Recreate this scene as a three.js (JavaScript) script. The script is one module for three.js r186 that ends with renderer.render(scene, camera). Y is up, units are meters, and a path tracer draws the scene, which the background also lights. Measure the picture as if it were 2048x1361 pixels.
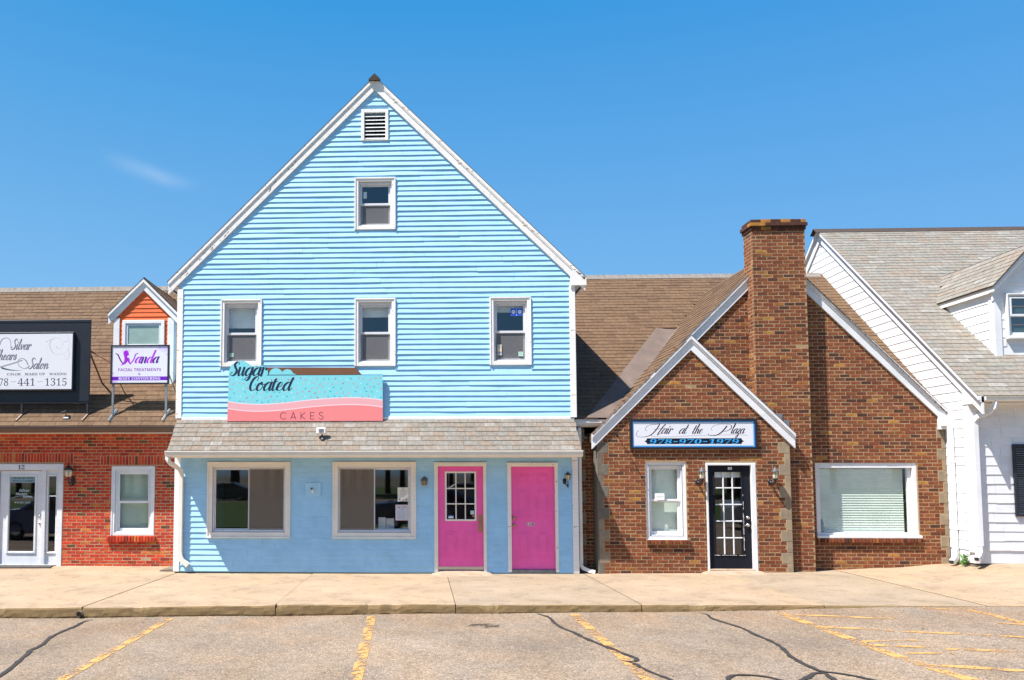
import * as THREE from 'three';
import { mergeGeometries } from 'three/addons/utils/BufferGeometryUtils.js';

/* ------------------------------------------------------------------ camera, sky, sun, exposure */
const scene = new THREE.Scene();
const W = 1024, H = 680, FPX = 800;
const camera = new THREE.PerspectiveCamera(2 * Math.atan(H / 2 / FPX) * 180 / Math.PI, W / H, 0.1, 900);
camera.rotation.order = 'YXZ';
camera.position.set(0, 1.96, 16);
camera.rotation.set(THREE.MathUtils.degToRad(3.57), THREE.MathUtils.degToRad(2.4), 0);
camera.setViewOffset(W, H, 130.5, -85, W, H);          // a shifted lens: the photographer kept the uprights upright

const SUN = new THREE.Vector3(-1.72, 3.42, 1).normalize();
const sun = new THREE.DirectionalLight(new THREE.Color().setRGB(1, 0.962, 0.91), 4.9);
sun.position.copy(SUN).multiplyScalar(60);
sun.castShadow = true;
sun.shadow.mapSize.set(4096, 4096);
Object.assign(sun.shadow.camera, { left: -25, right: 25, top: 25, bottom: -25, near: 1, far: 140 });
sun.shadow.radius = 1;
scene.add(sun, sun.target);

const renderer = new THREE.WebGLRenderer({ antialias: true });
renderer.setSize(W, H);
renderer.shadowMap.enabled = true;
renderer.toneMapping = THREE.LinearToneMapping;
renderer.toneMappingExposure = 2.1;

/* ------------------------------------------------------------------ numbers, noise, textures */
let seed = 1234567;
const rnd = () => { seed = (seed + 0x6D2B79F5) | 0; let t = Math.imul(seed ^ (seed >>> 15), 1 | seed); t = (t + Math.imul(t ^ (t >>> 7), 61 | t)) ^ t; return ((t ^ (t >>> 14)) >>> 0) / 4294967296; };
const rr = (a, b) => a + (b - a) * rnd();
const clamp = (v, a = 0, b = 1) => Math.min(b, Math.max(a, v));
const lerp = (a, b, t) => a + (b - a) * t;
const sstep = (a, b, v) => { const t = clamp((v - a) / (b - a)); return t * t * (3 - 2 * t); };
const hash = (x, y, s) => { let h = Math.imul(x, 374761393) ^ Math.imul(y, 668265263) ^ Math.imul(s, 974634777); h = Math.imul(h ^ (h >>> 13), 1274126177); return ((h ^ (h >>> 16)) >>> 0) / 4294967296; };
const mod = (a, n) => ((a % n) + n) % n;
function vnoise(x, y, px, py, s) {            // value noise, repeating every px by py cells
  const x0 = Math.floor(x), y0 = Math.floor(y), fx = x - x0, fy = y - y0, u = fx * fx * (3 - 2 * fx), v = fy * fy * (3 - 2 * fy);
  const g = (i, j) => hash(mod(x0 + i, px), mod(y0 + j, py), s);
  return lerp(lerp(g(0, 0), g(1, 0), u), lerp(g(0, 1), g(1, 1), u), v);
}
function fbm(x, y, cells, s, oct = 4, gx = 1) {  // x, y in 0..1, tiles
  let a = 0.5, sum = 0, tot = 0, n = cells;
  for (let o = 0; o < oct; o++) { sum += a * vnoise(x * n * gx, y * n, n * gx, n, s + o * 17); tot += a; a *= 0.5; n *= 2; }
  return sum / tot;
}
function interp(xs, ys, x) {
  if (x <= xs[0]) return ys[0];
  for (let i = 1; i < xs.length; i++) if (x <= xs[i]) return lerp(ys[i - 1], ys[i], sstep(0, 1, (x - xs[i - 1]) / (xs[i] - xs[i - 1])));
  return ys[ys.length - 1];
}
function dataTex(w, h, fn, srgb = true) {
  const d = new Uint8Array(w * h * 4), c = [0, 0, 0, 255];
  for (let y = 0; y < h; y++) for (let x = 0; x < w; x++) {
    c[3] = 255; fn((x + 0.5) / w, (y + 0.5) / h, c, x, y);
    const o = (y * w + x) * 4; for (let k = 0; k < 4; k++) d[o + k] = clamp(c[k], 0, 255);
  }
  const t = new THREE.DataTexture(d, w, h);
  t.wrapS = t.wrapT = THREE.RepeatWrapping; t.magFilter = THREE.LinearFilter; t.minFilter = THREE.LinearMipmapLinearFilter; t.generateMipmaps = true;
  if (srgb) t.colorSpace = THREE.SRGBColorSpace;
  t.needsUpdate = true; return t;
}
const sized = (t, m, my = m) => { const c = t.clone(); c.repeat.set(1 / m, 1 / my); c.needsUpdate = true; return c; };
function canvasTex(w, h, draw) {
  const cv = document.createElement('canvas'); cv.width = w; cv.height = h;
  draw(cv.getContext('2d'), w, h);
  const t = new THREE.CanvasTexture(cv); t.colorSpace = THREE.SRGBColorSpace; t.magFilter = THREE.LinearFilter; return t;
}

/* the sky: clear blue, paler towards the horizon and a little towards the sun, one wisp of cloud */
{
  const w = 1024, h = 512, d = new Float32Array(w * h * 4);
  const fw = new THREE.Vector3(), wispAt = new THREE.Vector3(-5.66, 6.33, -16.0).normalize();
  const ax = new THREE.Vector3(0.93, -0.36, 0).normalize(), side = new THREE.Vector3().crossVectors(wispAt, ax).normalize();
  ax.crossVectors(side, wispAt).normalize();
  for (let j = 0; j < h; j++) for (let i = 0; i < w; i++) {
    const el = ((j + 0.5) / h - 0.5) * Math.PI, az = ((i + 0.5) / w - 0.5) * 2 * Math.PI;
    fw.set(Math.cos(el) * Math.cos(az), Math.sin(el), Math.cos(el) * Math.sin(az));
    const e = Math.max(0, Math.sin(el)), t = Math.pow(e, 0.62), cs = Math.max(0, fw.dot(SUN));
    const glow = 0.20 * Math.pow(cs, 5) + 0.45 * Math.pow(cs, 40);
    let r = lerp(0.20, 0.0, Math.min(1, t * 1.33)), g = lerp(0.345, 0.060, t), b = lerp(0.50, 0.285, t);
    const hz = 0.5 + 0.5 * (-fw.x);                        // the side of the sun's azimuth is a touch paler
    r *= lerp(0.84, 1.16, hz); g *= lerp(0.93, 1.07, hz);
    r += glow; g += glow; b += glow;
    if (el < 0) { r = 0.20; g = 0.19; b = 0.17; }
    const q = fw.dot(wispAt);
    if (q > 0.95) {
      const a = fw.dot(ax) / 0.046, s = fw.dot(side) / 0.0064, bend = s + 0.55 * a * a - 0.25 + 0.9 * (fbm(mod(a * 0.3, 1), mod(s * 0.05, 1), 4, 5) - 0.5);
      const body = Math.exp(-bend * bend * (1 + 0.6 * Math.max(0, a))) * Math.exp(-Math.pow(Math.abs(a), 3)) * (0.55 + 0.45 * a);
      const k = clamp(body * 0.26 * (0.6 + 0.8 * fbm(mod(a * 0.4, 1), mod(s * 0.3, 1), 6, 9)));
      r = lerp(r, 0.5, k); g = lerp(g, 0.51, k); b = lerp(b, 0.54, k);
    }
    const o = (j * w + i) * 4; d[o] = r; d[o + 1] = g; d[o + 2] = b; d[o + 3] = 1;
  }
  const sky = new THREE.DataTexture(d, w, h, THREE.RGBAFormat, THREE.FloatType);
  sky.mapping = THREE.EquirectangularReflectionMapping; sky.magFilter = THREE.LinearFilter; sky.needsUpdate = true;
  scene.background = sky; scene.environment = sky;
}

/* ------------------------------------------------------------------ surface textures: what things are made of */
const tAsphalt = dataTex(1024, 1024, (u, v, c, x, y) => {
  const big = fbm(u, v, 5, 3, 5), mid = fbm(u, v, 40, 8, 3);
  const st = hash(x >> 1, y >> 1, 77), st2 = hash((x + 5) >> 2, (y + 3) >> 2, 12), fine = hash(x, y, 5);
  const st3 = hash(x >> 3, (y + 1) >> 2, 55); let k = 0.80 + 0.16 * (big - 0.5) + 0.12 * (mid - 0.5) + 0.16 * (fine - 0.5); if (st3 > 0.9) k += 0.10; else if (st3 < 0.1) k -= 0.08;
  if (st2 > 0.80) k += 0.30 * (st2 - 0.80) / 0.20; else if (st2 < 0.16) k -= 0.26 * (0.16 - st2) / 0.16;
  if (st > 0.93) k += 0.14; if (st < 0.06) k -= 0.10;
  const warm = fbm(u, v, 7, 31, 3) - 0.5;
  c[0] = 236 * k * (1 + 0.05 * warm); c[1] = 229 * k; c[2] = 221 * k * (1 - 0.08 * warm);
});
const tConcrete = dataTex(1024, 1024, (u, v, c, x, y) => {
  const big = fbm(u, v, 4, 41, 6), str = fbm(u, v, 6, 51, 4, 1) * 0.5 + vnoise(u * 8, v * 220, 8, 220, 9) * 0.5, fine = hash(x, y, 8), st = hash(x >> 1, y >> 1, 3);
  let k = 0.88 + 0.17 * (big - 0.5) + 0.10 * (str - 0.5) + 0.07 * (fine - 0.5);
  if (st > 0.982) k -= 0.22; if (st < 0.012) k += 0.1; if (fbm(u, v, 16, 61, 4) > 0.64) k -= 0.06; if (fbm(u, v, 90, 66, 2) > 0.80) k -= 0.16;
  const w = fbm(u, v, 5, 71, 3) - 0.5;
  c[0] = 246 * k * (1 + 0.02 * w); c[1] = 240 * k; c[2] = 232 * k * (1 - 0.05 * w);
});
const tBrick = dataTex(512, 512, (u, v, c, x, y) => {
  const big = fbm(u, v, 8, 13, 4), fine = hash(x, y, 21), str = vnoise(u * 14, v * 90, 14, 90, 4), spot = fbm(u, v, 40, 33, 2);
  let k = 0.90 + 0.40 * (big - 0.5) + 0.16 * (str - 0.5) + 0.12 * (fine - 0.5);
  if (spot > 0.7) k *= 0.72;
  const w = fbm(u, v, 10, 91, 3) - 0.5;
  c[0] = 248 * k; c[1] = 242 * k * (1 + 0.22 * w); c[2] = 236 * k * (1 + 0.1 * w);
});
const tPaint = dataTex(512, 512, (u, v, c, x, y) => {
  const str = vnoise(u * 6, v * 190, 6, 190, 4), big = fbm(u, v, 4, 14, 5), fine = hash(x, y, 2), spk = fbm(u, v, 48, 5, 2);
  let k = 0.972 + 0.05 * (str - 0.5) + 0.10 * (big - 0.5) + 0.02 * (fine - 0.5);
  if (spk > 0.82) k -= 0.07;
  c[0] = 253 * k; c[1] = 252.5 * k; c[2] = 251 * k;
});
const tOld = dataTex(512, 512, (u, v, c, x, y) => {      // old white paint: grime, grain, flaked spots of bare grey wood
  const str = vnoise(u * 5, v * 160, 5, 160, 7), big = fbm(u, v, 5, 24, 5), spk = fbm(u, v, 22, 35, 4), fine = hash(x, y, 9);
  let k = 0.975 + 0.05 * (str - 0.5) + 0.08 * (big - 0.5) + 0.03 * (fine - 0.5);
  c[0] = 253 * k; c[1] = 250 * k; c[2] = 246 * k;
  if (spk > 0.76) { const q = clamp((spk - 0.76) / 0.03); c[0] = lerp(c[0], 190, q); c[1] = lerp(c[1], 176, q); c[2] = lerp(c[2], 158, q); }
});
const tGranule = dataTex(512, 512, (u, v, c, x, y) => {
  const big = fbm(u, v, 6, 44, 4), st = hash(x, y, 6), st2 = hash(x >> 1, y >> 1, 16), drip = vnoise(u * 60, v * 6, 60, 6, 5);
  const k = 0.82 + 0.24 * (big - 0.5) + 0.22 * (st - 0.5) + 0.16 * (st2 - 0.5) + 0.12 * (drip - 0.5);
  c[0] = 246 * k; c[1] = 244 * k; c[2] = 241 * k;
});
const tStone = dataTex(256, 256, (u, v, c, x, y) => {
  const k = 0.86 + 0.22 * (fbm(u, v, 6, 3, 5) - 0.5) + 0.07 * (hash(x, y, 4) - 0.5);
  c[0] = 246 * k; c[1] = 242 * k; c[2] = 236 * k;
});
const tGrass = dataTex(512, 512, (u, v, c, x, y) => {
  const k = 0.5 + 0.5 * fbm(u, v, 10, 6, 5) + 0.5 * (hash(x, y, 3) - 0.5) * 0.6;
  c[0] = 150 * k; c[1] = 190 * k; c[2] = 70 * k;
});
const tWear = dataTex(512, 512, (u, v, c, x, y) => {     // traffic paint worn off in flakes: alpha cuts the sheet
  const n = fbm(u, v, 5, 15, 5), f = fbm(u, v, 44, 25, 3);
  const k = 0.86 + 0.25 * (f - 0.5);
  c[0] = 250 * k; c[1] = 246 * k; c[2] = 240 * k;
  c[3] = (n * 0.55 + f * 0.45 < 0.522) ? 255 : 0;
});
const bumpOf = (t, m, my) => { const b = sized(t, m, my); b.colorSpace = THREE.NoColorSpace; return b; };

/* ------------------------------------------------------------------ materials */
const col = (r, g, b) => new THREE.Color().setRGB(r, g, b);
const mat = (c, rough = 0.8, o = {}) => new THREE.MeshStandardMaterial({ color: Array.isArray(c) ? col(...c) : c, roughness: rough, ...o });
const phys = (c, rough, o = {}) => new THREE.MeshPhysicalMaterial({ color: col(...c), roughness: rough, ...o });
const grain = sized(tPaint, 1.1), grainV = sized(tPaint, 0.8), oldT = sized(tOld, 1.3), gran = sized(tGranule, 0.55), conT = sized(tConcrete, 2.9), stoneT = sized(tStone, 0.7), brickT = sized(tBrick, 0.62);
const M = {
  asphalt: mat([0.41, 0.322, 0.238], 0.93, { map: sized(tAsphalt, 3.3), bumpMap: bumpOf(tAsphalt, 3.3), bumpScale: 0.003 }),
  concrete: mat([0.45, 0.342, 0.235], 0.92, { map: conT, bumpMap: bumpOf(tConcrete, 2.9), bumpScale: 0.003 }),
  concreteB: mat([0.41, 0.325, 0.23], 0.92, { map: conT, bumpMap: bumpOf(tConcrete, 2.9), bumpScale: 0.003 }),
  concreteC: mat([0.465, 0.352, 0.238], 0.92, { map: conT, bumpMap: bumpOf(tConcrete, 2.9), bumpScale: 0.003 }),
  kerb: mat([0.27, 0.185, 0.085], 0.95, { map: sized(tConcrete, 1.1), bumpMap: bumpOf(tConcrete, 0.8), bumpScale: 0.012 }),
  patch: mat([0.52, 0.39, 0.29], 0.9, { map: sized(tConcrete, 1.7) }),
  foundation: mat([0.24, 0.20, 0.15], 0.95, { map: sized(tConcrete, 1.3), bumpMap: bumpOf(tConcrete, 0.9), bumpScale: 0.006 }),
  seal: mat([0.052, 0.045, 0.040], 0.62, { map: gran }),
  yellow: mat([0.74, 0.40, 0.13], 0.85, { map: sized(tWear, 1, 1), alphaTest: 0.5 }),
  stain: mat([0.10, 0.075, 0.05], 0.8, { map: sized(tWear, 1.1, 0.5), alphaTest: 0.5 }),
  blue: mat([0.395, 0.695, 0.955], 0.62, { map: grain, bumpMap: bumpOf(tPaint, 1.1), bumpScale: 0.0008 }),
  blueB: mat([0.402, 0.702, 0.958], 0.62, { map: grain, bumpMap: bumpOf(tPaint, 1.1), bumpScale: 0.0008 }),
  blueD: mat([0.388, 0.688, 0.948], 0.62, { map: sized(tPaint, 0.93), bumpMap: bumpOf(tPaint, 1.1), bumpScale: 0.0008 }),
  blueC: mat([0.382, 0.682, 0.945], 0.64, { map: grainV, bumpMap: bumpOf(tPaint, 0.8), bumpScale: 0.0008 }),
  trim: mat([0.88, 0.855, 0.84], 0.6, { map: oldT }),
  trimClean: mat([0.85, 0.845, 0.845], 0.5, { map: grain }),
  cream: mat([0.86, 0.825, 0.765], 0.6, { map: grain }),
  vinyl: mat([0.72, 0.72, 0.76], 0.42, { map: grainV }),
  white: mat([0.77, 0.77, 0.79], 0.55, { map: grain }),
  gutter: mat([0.82, 0.78, 0.71], 0.42, { map: grain }),
  brownMetal: mat([0.16, 0.085, 0.05], 0.5, { map: grain }),
  soffit: mat([0.80, 0.765, 0.72], 0.65, { map: grain }),
  glass: phys([1, 1, 1], 0.015, { transmission: 1, thickness: 0, ior: 2.0 }),
  glassOld: phys([0.95, 1, 0.97], 0.02, { transmission: 1, thickness: 0, ior: 1.9 }),
  screen: mat([0.235, 0.195, 0.165], 0.85, { transparent: true, opacity: 0.58 }),
  screenUp: mat([0.215, 0.205, 0.21], 0.85, { transparent: true, opacity: 0.55 }),
  blind: mat([0.76, 0.80, 0.75], 0.7, { map: grainV }),
  shade: mat([0.45, 0.52, 0.46], 0.8, { map: grainV }),
  room: mat([0.16, 0.13, 0.10], 0.9),
  pink: mat([0.99, 0.12, 0.46], 0.5, { map: grainV, bumpMap: bumpOf(tPaint, 0.8), bumpScale: 0.0006 }),
  brass: mat([0.42, 0.31, 0.13], 0.42, { metalness: 0.85 }),
  steel: mat([0.55, 0.53, 0.50], 0.32, { metalness: 0.9 }),
  zinc: mat([0.42, 0.44, 0.46], 0.55, { metalness: 0.6, map: gran }),
  black: mat([0.012, 0.013, 0.017], 0.38),
  blackDoor: phys([0.009, 0.010, 0.017], 0.6, { map: grainV, specularIntensity: 0.4 }),
  iron: mat([0.02, 0.02, 0.022], 0.5),
  lampGrey: mat([0.075, 0.08, 0.085], 0.5),
  lampGlass: phys([0.82, 0.74, 0.55], 0.5, { transmission: 0.35, thickness: 0 }),
  navy: mat([0.018, 0.021, 0.034], 0.42, { map: gran }),
  orange: mat([0.80, 0.135, 0.022], 0.6, { map: grain }),
  mortarPale: mat([0.62, 0.44, 0.28], 0.95, { map: sized(tStone, 0.4) }),
  mortarTan: mat([0.52, 0.36, 0.20], 0.95, { map: sized(tStone, 0.4) }),
  quoin: mat([0.44, 0.345, 0.235], 0.92, { map: stoneT, bumpMap: bumpOf(tStone, 0.5), bumpScale: 0.004 }),
  quoinB: mat([0.39, 0.31, 0.22], 0.92, { map: stoneT, bumpMap: bumpOf(tStone, 0.5), bumpScale: 0.004 }),
  quoinStain: mat([0.21, 0.185, 0.15], 0.92, { map: sized(tStone, 0.35), bumpMap: bumpOf(tStone, 0.3), bumpScale: 0.006 }),
  roofBase: mat([0.18, 0.108, 0.06], 0.95, { map: gran }),
  roofBasePale: mat([0.26, 0.22, 0.19], 0.95, { map: gran }),
  flashing: mat([0.19, 0.14, 0.115], 0.8, { map: sized(tStone, 1.3) }),
  cap: mat([0.30, 0.27, 0.24], 0.9, { map: gran }),
  capDark: mat([0.085, 0.058, 0.045], 0.9, { map: gran }),
  copper: mat([0.19, 0.075, 0.03], 0.6, { map: grain }),
  shutter: mat([0.013, 0.016, 0.026], 0.5),
  rubber: mat([0.02, 0.02, 0.02], 0.8),
  tin: mat([0.62, 0.62, 0.62], 0.3, { metalness: 0.8 }),
  leaf: mat([0.07, 0.20, 0.02], 0.6, { side: THREE.DoubleSide }),
  lawn: mat([0.20, 0.25, 0.07], 0.95, { map: sized(tGrass, 3) }),
  bark: mat([0.06, 0.045, 0.035], 0.95, { map: sized(tBrick, 0.5) }),
  crown: mat([0.035, 0.062, 0.018], 0.8, { side: THREE.DoubleSide }),
  mat: mat([0.10, 0.09, 0.085], 0.95, { map: gran }),
  paper: mat([0.72, 0.72, 0.70], 0.7),
};

/* ------------------------------------------------------------------ mesh building */
class MB {
  constructor() { this.p = []; this.uv = []; this.c = []; this.tint = null; this.more = []; }
  tri(a, b, c) {
    const ux = b[0] - a[0], uy = b[1] - a[1], uz = b[2] - a[2], vx = c[0] - a[0], vy = c[1] - a[1], vz = c[2] - a[2];
    const nx = Math.abs(uy * vz - uz * vy), ny = Math.abs(uz * vx - ux * vz), nz = Math.abs(ux * vy - uy * vx);
    for (const q of [a, b, c]) {
      this.p.push(q[0], q[1], q[2]);
      if (nz >= nx && nz >= ny) this.uv.push(q[0], q[1]); else if (nx >= ny) this.uv.push(q[2], q[1]); else this.uv.push(q[0], q[2]);
      if (this.tint) this.c.push(...this.tint);
    }
    return this;
  }
  quad(a, b, c, d) { return this.tri(a, b, c).tri(a, c, d); }
  box(x0, x1, y0, y1, z0, z1, ch = 0) {
    const P = (i, j, k, a) => {                 // corner i,j,k, pulled in on the axes other than a
      const q = [i ? x1 : x0, j ? y1 : y0, k ? z1 : z0], s = [i ? -1 : 1, j ? -1 : 1, k ? -1 : 1];
      for (let n = 0; n < 3; n++) if (n !== a) q[n] += s[n] * ch;
      return q;
    };
    const face = (a, b, c, d) => this.quad(a, b, c, d);
    face(P(0, 0, 1, 2), P(1, 0, 1, 2), P(1, 1, 1, 2), P(0, 1, 1, 2)); face(P(1, 0, 0, 2), P(0, 0, 0, 2), P(0, 1, 0, 2), P(1, 1, 0, 2));
    face(P(1, 0, 1, 0), P(1, 0, 0, 0), P(1, 1, 0, 0), P(1, 1, 1, 0)); face(P(0, 0, 0, 0), P(0, 0, 1, 0), P(0, 1, 1, 0), P(0, 1, 0, 0));
    face(P(0, 1, 1, 1), P(1, 1, 1, 1), P(1, 1, 0, 1), P(0, 1, 0, 1)); face(P(0, 0, 0, 1), P(1, 0, 0, 1), P(1, 0, 1, 1), P(0, 0, 1, 1));
    if (ch > 0) {
      for (const j of [0, 1]) for (const k of [0, 1]) { const f = (j ^ k) ? [P(0, j, k, 2), P(1, j, k, 2), P(1, j, k, 1), P(0, j, k, 1)] : [P(0, j, k, 1), P(1, j, k, 1), P(1, j, k, 2), P(0, j, k, 2)]; face(...(j ^ k ? f : f)); }
      for (const i of [0, 1]) for (const k of [0, 1]) { const f = [P(i, 0, k, 2), P(i, 0, k, 0), P(i, 1, k, 0), P(i, 1, k, 2)]; face(...((i ^ k) ? f.reverse() : f)); }
      for (const i of [0, 1]) for (const j of [0, 1]) { const f = [P(i, j, 0, 0), P(i, j, 0, 1), P(i, j, 1, 1), P(i, j, 1, 0)]; face(...((i ^ j) ? f : f.reverse())); }
      for (const i of [0, 1]) for (const j of [0, 1]) for (const k of [0, 1]) { const f = [P(i, j, k, 0), P(i, j, k, 1), P(i, j, k, 2)]; this.tri(...((i ^ j ^ k) ? f : f.reverse())); }
    }
    return this;
  }
  prism(pts, z0, z1) {                         // outline in x,y (anticlockwise), pushed from z0 to z1; convex enough for a fan
    const n = pts.length;
    for (let i = 1; i < n - 1; i++) { this.tri([...pts[0], z1], [...pts[i], z1], [...pts[i + 1], z1]); this.tri([...pts[0], z0], [...pts[i + 1], z0], [...pts[i], z0]); }
    for (let i = 0; i < n; i++) { const a = pts[i], b = pts[(i + 1) % n]; this.quad([...a, z0], [...b, z0], [...b, z1], [...a, z1]); }
    return this;
  }
  prismX(pts, x0, x1) {                        // outline in z,y, pushed along x
    const n = pts.length, q = (p, x) => [x, p[1], p[0]];
    for (let i = 1; i < n - 1; i++) { this.tri(q(pts[0], x0), q(pts[i], x0), q(pts[i + 1], x0)); this.tri(q(pts[0], x1), q(pts[i + 1], x1), q(pts[i], x1)); }
    for (let i = 0; i < n; i++) { const a = pts[i], b = pts[(i + 1) % n]; this.quad(q(a, x0), q(b, x0), q(b, x1), q(a, x1)); }
    return this;
  }
  add(g, m) { const k = (g.index ? g.toNonIndexed() : g.clone()); if (m) k.applyMatrix4(m); this.more.push(k); return this; }
  geo() {
    const list = [...this.more];
    if (this.p.length) {
      const g = new THREE.BufferGeometry();
      g.setAttribute('position', new THREE.Float32BufferAttribute(this.p, 3));
      g.setAttribute('uv', new THREE.Float32BufferAttribute(this.uv, 2));
      if (this.c.length) g.setAttribute('color', new THREE.Float32BufferAttribute(this.c, 3));
      g.computeVertexNormals(); list.push(g);
    }
    for (const g of list) for (const k of Object.keys(g.attributes)) if (!['position', 'normal', 'uv', 'color'].includes(k)) g.deleteAttribute(k);
    return list.length === 1 ? list[0] : mergeGeometries(list, false);
  }
}
const mb = () => new MB();
const geoBox = (...a) => mb().box(...a).geo();
const T = (x, y, z) => new THREE.Matrix4().makeTranslation(x, y, z);
const names = {};
const numbered = (n) => { names[n] = (names[n] ?? -1) + 1; return names[n] ? n + '_' + String(names[n]).padStart(3, '0') : n; };
function shadow(o) { o.castShadow = o.receiveShadow = true; return o; }
function thing(name, label, category, group) {
  const o = new THREE.Group(); o.name = numbered(name); o.userData = { label, category }; if (group) o.userData.group = group;
  scene.add(o); return o;
}
function structure(name) { const o = new THREE.Group(); o.name = numbered(name); o.userData.kind = 'structure'; scene.add(o); return o; }
function part(parent, name, g, m, label) {
  const o = shadow(new THREE.Mesh(g.isBufferGeometry ? g : g.geo(), m)); o.name = name; if (label) o.userData.label = label;
  parent.add(o); return o;
}
function sub(parent, name, label) { const o = new THREE.Group(); o.name = name; if (label) o.userData.label = label; parent.add(o); return o; }
function copyOf(o, pos, label) { const c = o.clone(); c.name = numbered(o.name.replace(/_\d{3}$/, '')); c.userData = { ...o.userData }; if (label) c.userData.label = label; c.position.set(...pos); scene.add(c); return c; }

function slab(outline, holes, z0, z1) {          // wall with openings
  const s = new THREE.Shape(outline.map(([x, y]) => new THREE.Vector2(x, y)));
  for (const [a, b, c, d] of holes) s.holes.push(new THREE.Path([[a, c], [a, d], [b, d], [b, c]].map(([x, y]) => new THREE.Vector2(x, y))));
  const g = new THREE.ExtrudeGeometry(s, { depth: z1 - z0, bevelEnabled: false }); g.translate(0, 0, z0); return g;
}
function sweep(pts, w, d, twist = 0) {            // rectangular tube along points lying in a plane; w across, d in the bending plane
  const m = mb(), n = pts.length, V = pts.map((p) => new THREE.Vector3(...p)), rings = [];
  let flat = new THREE.Vector3();
  for (let i = 1; i < n - 1; i++) flat.add(new THREE.Vector3().crossVectors(V[i].clone().sub(V[i - 1]), V[i + 1].clone().sub(V[i])));
  if (flat.lengthSq() < 1e-9) flat = new THREE.Vector3(Math.cos(twist), 0, -Math.sin(twist)); flat.normalize();
  for (let i = 0; i < n; i++) {
    const t = V[Math.min(n - 1, i + 1)].clone().sub(V[Math.max(0, i - 1)]).normalize(), s = new THREE.Vector3().crossVectors(flat, t).normalize();
    const q = (a, b) => V[i].clone().addScaledVector(flat, a * w / 2).addScaledVector(s, b * d / 2 * (pts[i][3] ?? 1)).toArray();
    rings.push([q(-1, -1), q(1, -1), q(1, 1), q(-1, 1)]);
  }
  for (let i = 0; i < n - 1; i++) for (let k = 0; k < 4; k++) { const l = (k + 1) % 4; m.quad(rings[i][k], rings[i][l], rings[i + 1][l], rings[i + 1][k]); }
  m.quad(rings[0][3], rings[0][2], rings[0][1], rings[0][0]).quad(...rings[n - 1]);
  return m.geo();
}
const tube = (pts, r, seg = 24, rad = 7) => new THREE.TubeGeometry(new THREE.CatmullRomCurve3(pts.map((p) => new THREE.Vector3(...p))), seg, r, rad, false);
const rod = (a, b, r, rad = 8) => { const A = new THREE.Vector3(...a), B = new THREE.Vector3(...b), g = new THREE.CylinderGeometry(r, r, A.distanceTo(B), rad); g.applyQuaternion(new THREE.Quaternion().setFromUnitVectors(new THREE.Vector3(0, 1, 0), B.clone().sub(A).normalize())); g.translate(...A.clone().add(B).multiplyScalar(0.5).toArray()); return g; };
const lathe = (pts, n = 16) => new THREE.LatheGeometry(pts.map(([x, y]) => new THREE.Vector2(x, y)), n);
const pane = (x0, x1, y0, y1, z) => { const g = new THREE.PlaneGeometry(x1 - x0, y1 - y0); g.translate((x0 + x1) / 2, (y0 + y1) / 2, z); return g; };
const frameMB = (x0, x1, y0, y1, t, z0, z1, ch = 0, tt = t, tb = t) => mb().box(x0, x0 + t, y0, y1, z0, z1, ch).box(x1 - t, x1, y0, y1, z0, z1, ch).box(x0 + t, x1 - t, y1 - tt, y1, z0, z1 - 0.001, ch).box(x0 + t, x1 - t, y0, y0 + tb, z0, z1 - 0.001, ch);

/* which of many alike pieces are built as parts of their own: those that show largest; the rest is one part */
const eye = camera.position;
function emitPieces(parent, name, list, mats, stuffMat, budget = 300) {
  // list: {g, m: material index, mx: Matrix4, size, at: Vector3, seen}
  for (const q of list) q.show = (q.seen === false ? 0.001 : 1) * q.size / eye.distanceToSquared(q.at);
  const order = [...list].sort((a, b) => b.show - a.show), cut = new Set(order.slice(0, budget));
  const rest = [];
  for (const q of list) {
    if (cut.has(q)) { const o = part(parent, name, q.g, mats[q.m]); q.mx.decompose(o.position, o.quaternion, o.scale); }
    else {
      const k = q.g.clone(); k.applyMatrix4(q.mx); const c = mats[q.m].color, n = k.attributes.position.count, a = new Float32Array(n * 3);
      for (let i = 0; i < n; i++) { a[i * 3] = c.r; a[i * 3 + 1] = c.g; a[i * 3 + 2] = c.b; }
      k.setAttribute('color', new THREE.BufferAttribute(a, 3)); rest.push(k);
    }
  }
  if (rest.length) { const o = part(parent, name, mergeGeometries(rest, false), stuffMat); o.userData.kind = 'stuff'; }
}

/* ------------------------------------------------------------------ bricks */
const brickGeos = Array.from({ length: 7 }, (_, i) => {   // a unit brick, 0.195 x 0.058 x 0.05, its face at z = 0
  const g = mb().box(-0.5, 0.5, -0.5, 0.5, -1, 0, 0).geo(), p = g.attributes.position, uv = g.attributes.uv;
  void p;
  const c = mb();
  const w = 0.195, h = 0.058, j = () => rr(-0.0018, 0.0018);
  c.box(-w / 2 + j(), w / 2 + j(), -h / 2 + j(), h / 2 + j(), -0.05, j() * 0.7, 0.0035);
  const out = c.geo(); const u = out.attributes.uv;
  for (let k = 0; k < u.count; k++) u.setXY(k, u.getX(k) + i * 0.37, u.getY(k) + i * 0.23 + 0.1);
  void uv; return out;
});
const brickMat = (r, g, b) => mat([r, g, b], 0.88, { map: brickT, bumpMap: bumpOf(tBrick, 0.3), bumpScale: 0.0025 });
const RED = [[0.68, 0.062, 0.014], [0.60, 0.050, 0.013], [0.76, 0.095, 0.020], [0.46, 0.036, 0.012], [0.66, 0.085, 0.020], [0.33, 0.040, 0.016], [0.64, 0.20, 0.03], [0.17, 0.065, 0.022], [0.62, 0.058, 0.015]].map((c) => brickMat(...c));
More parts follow.
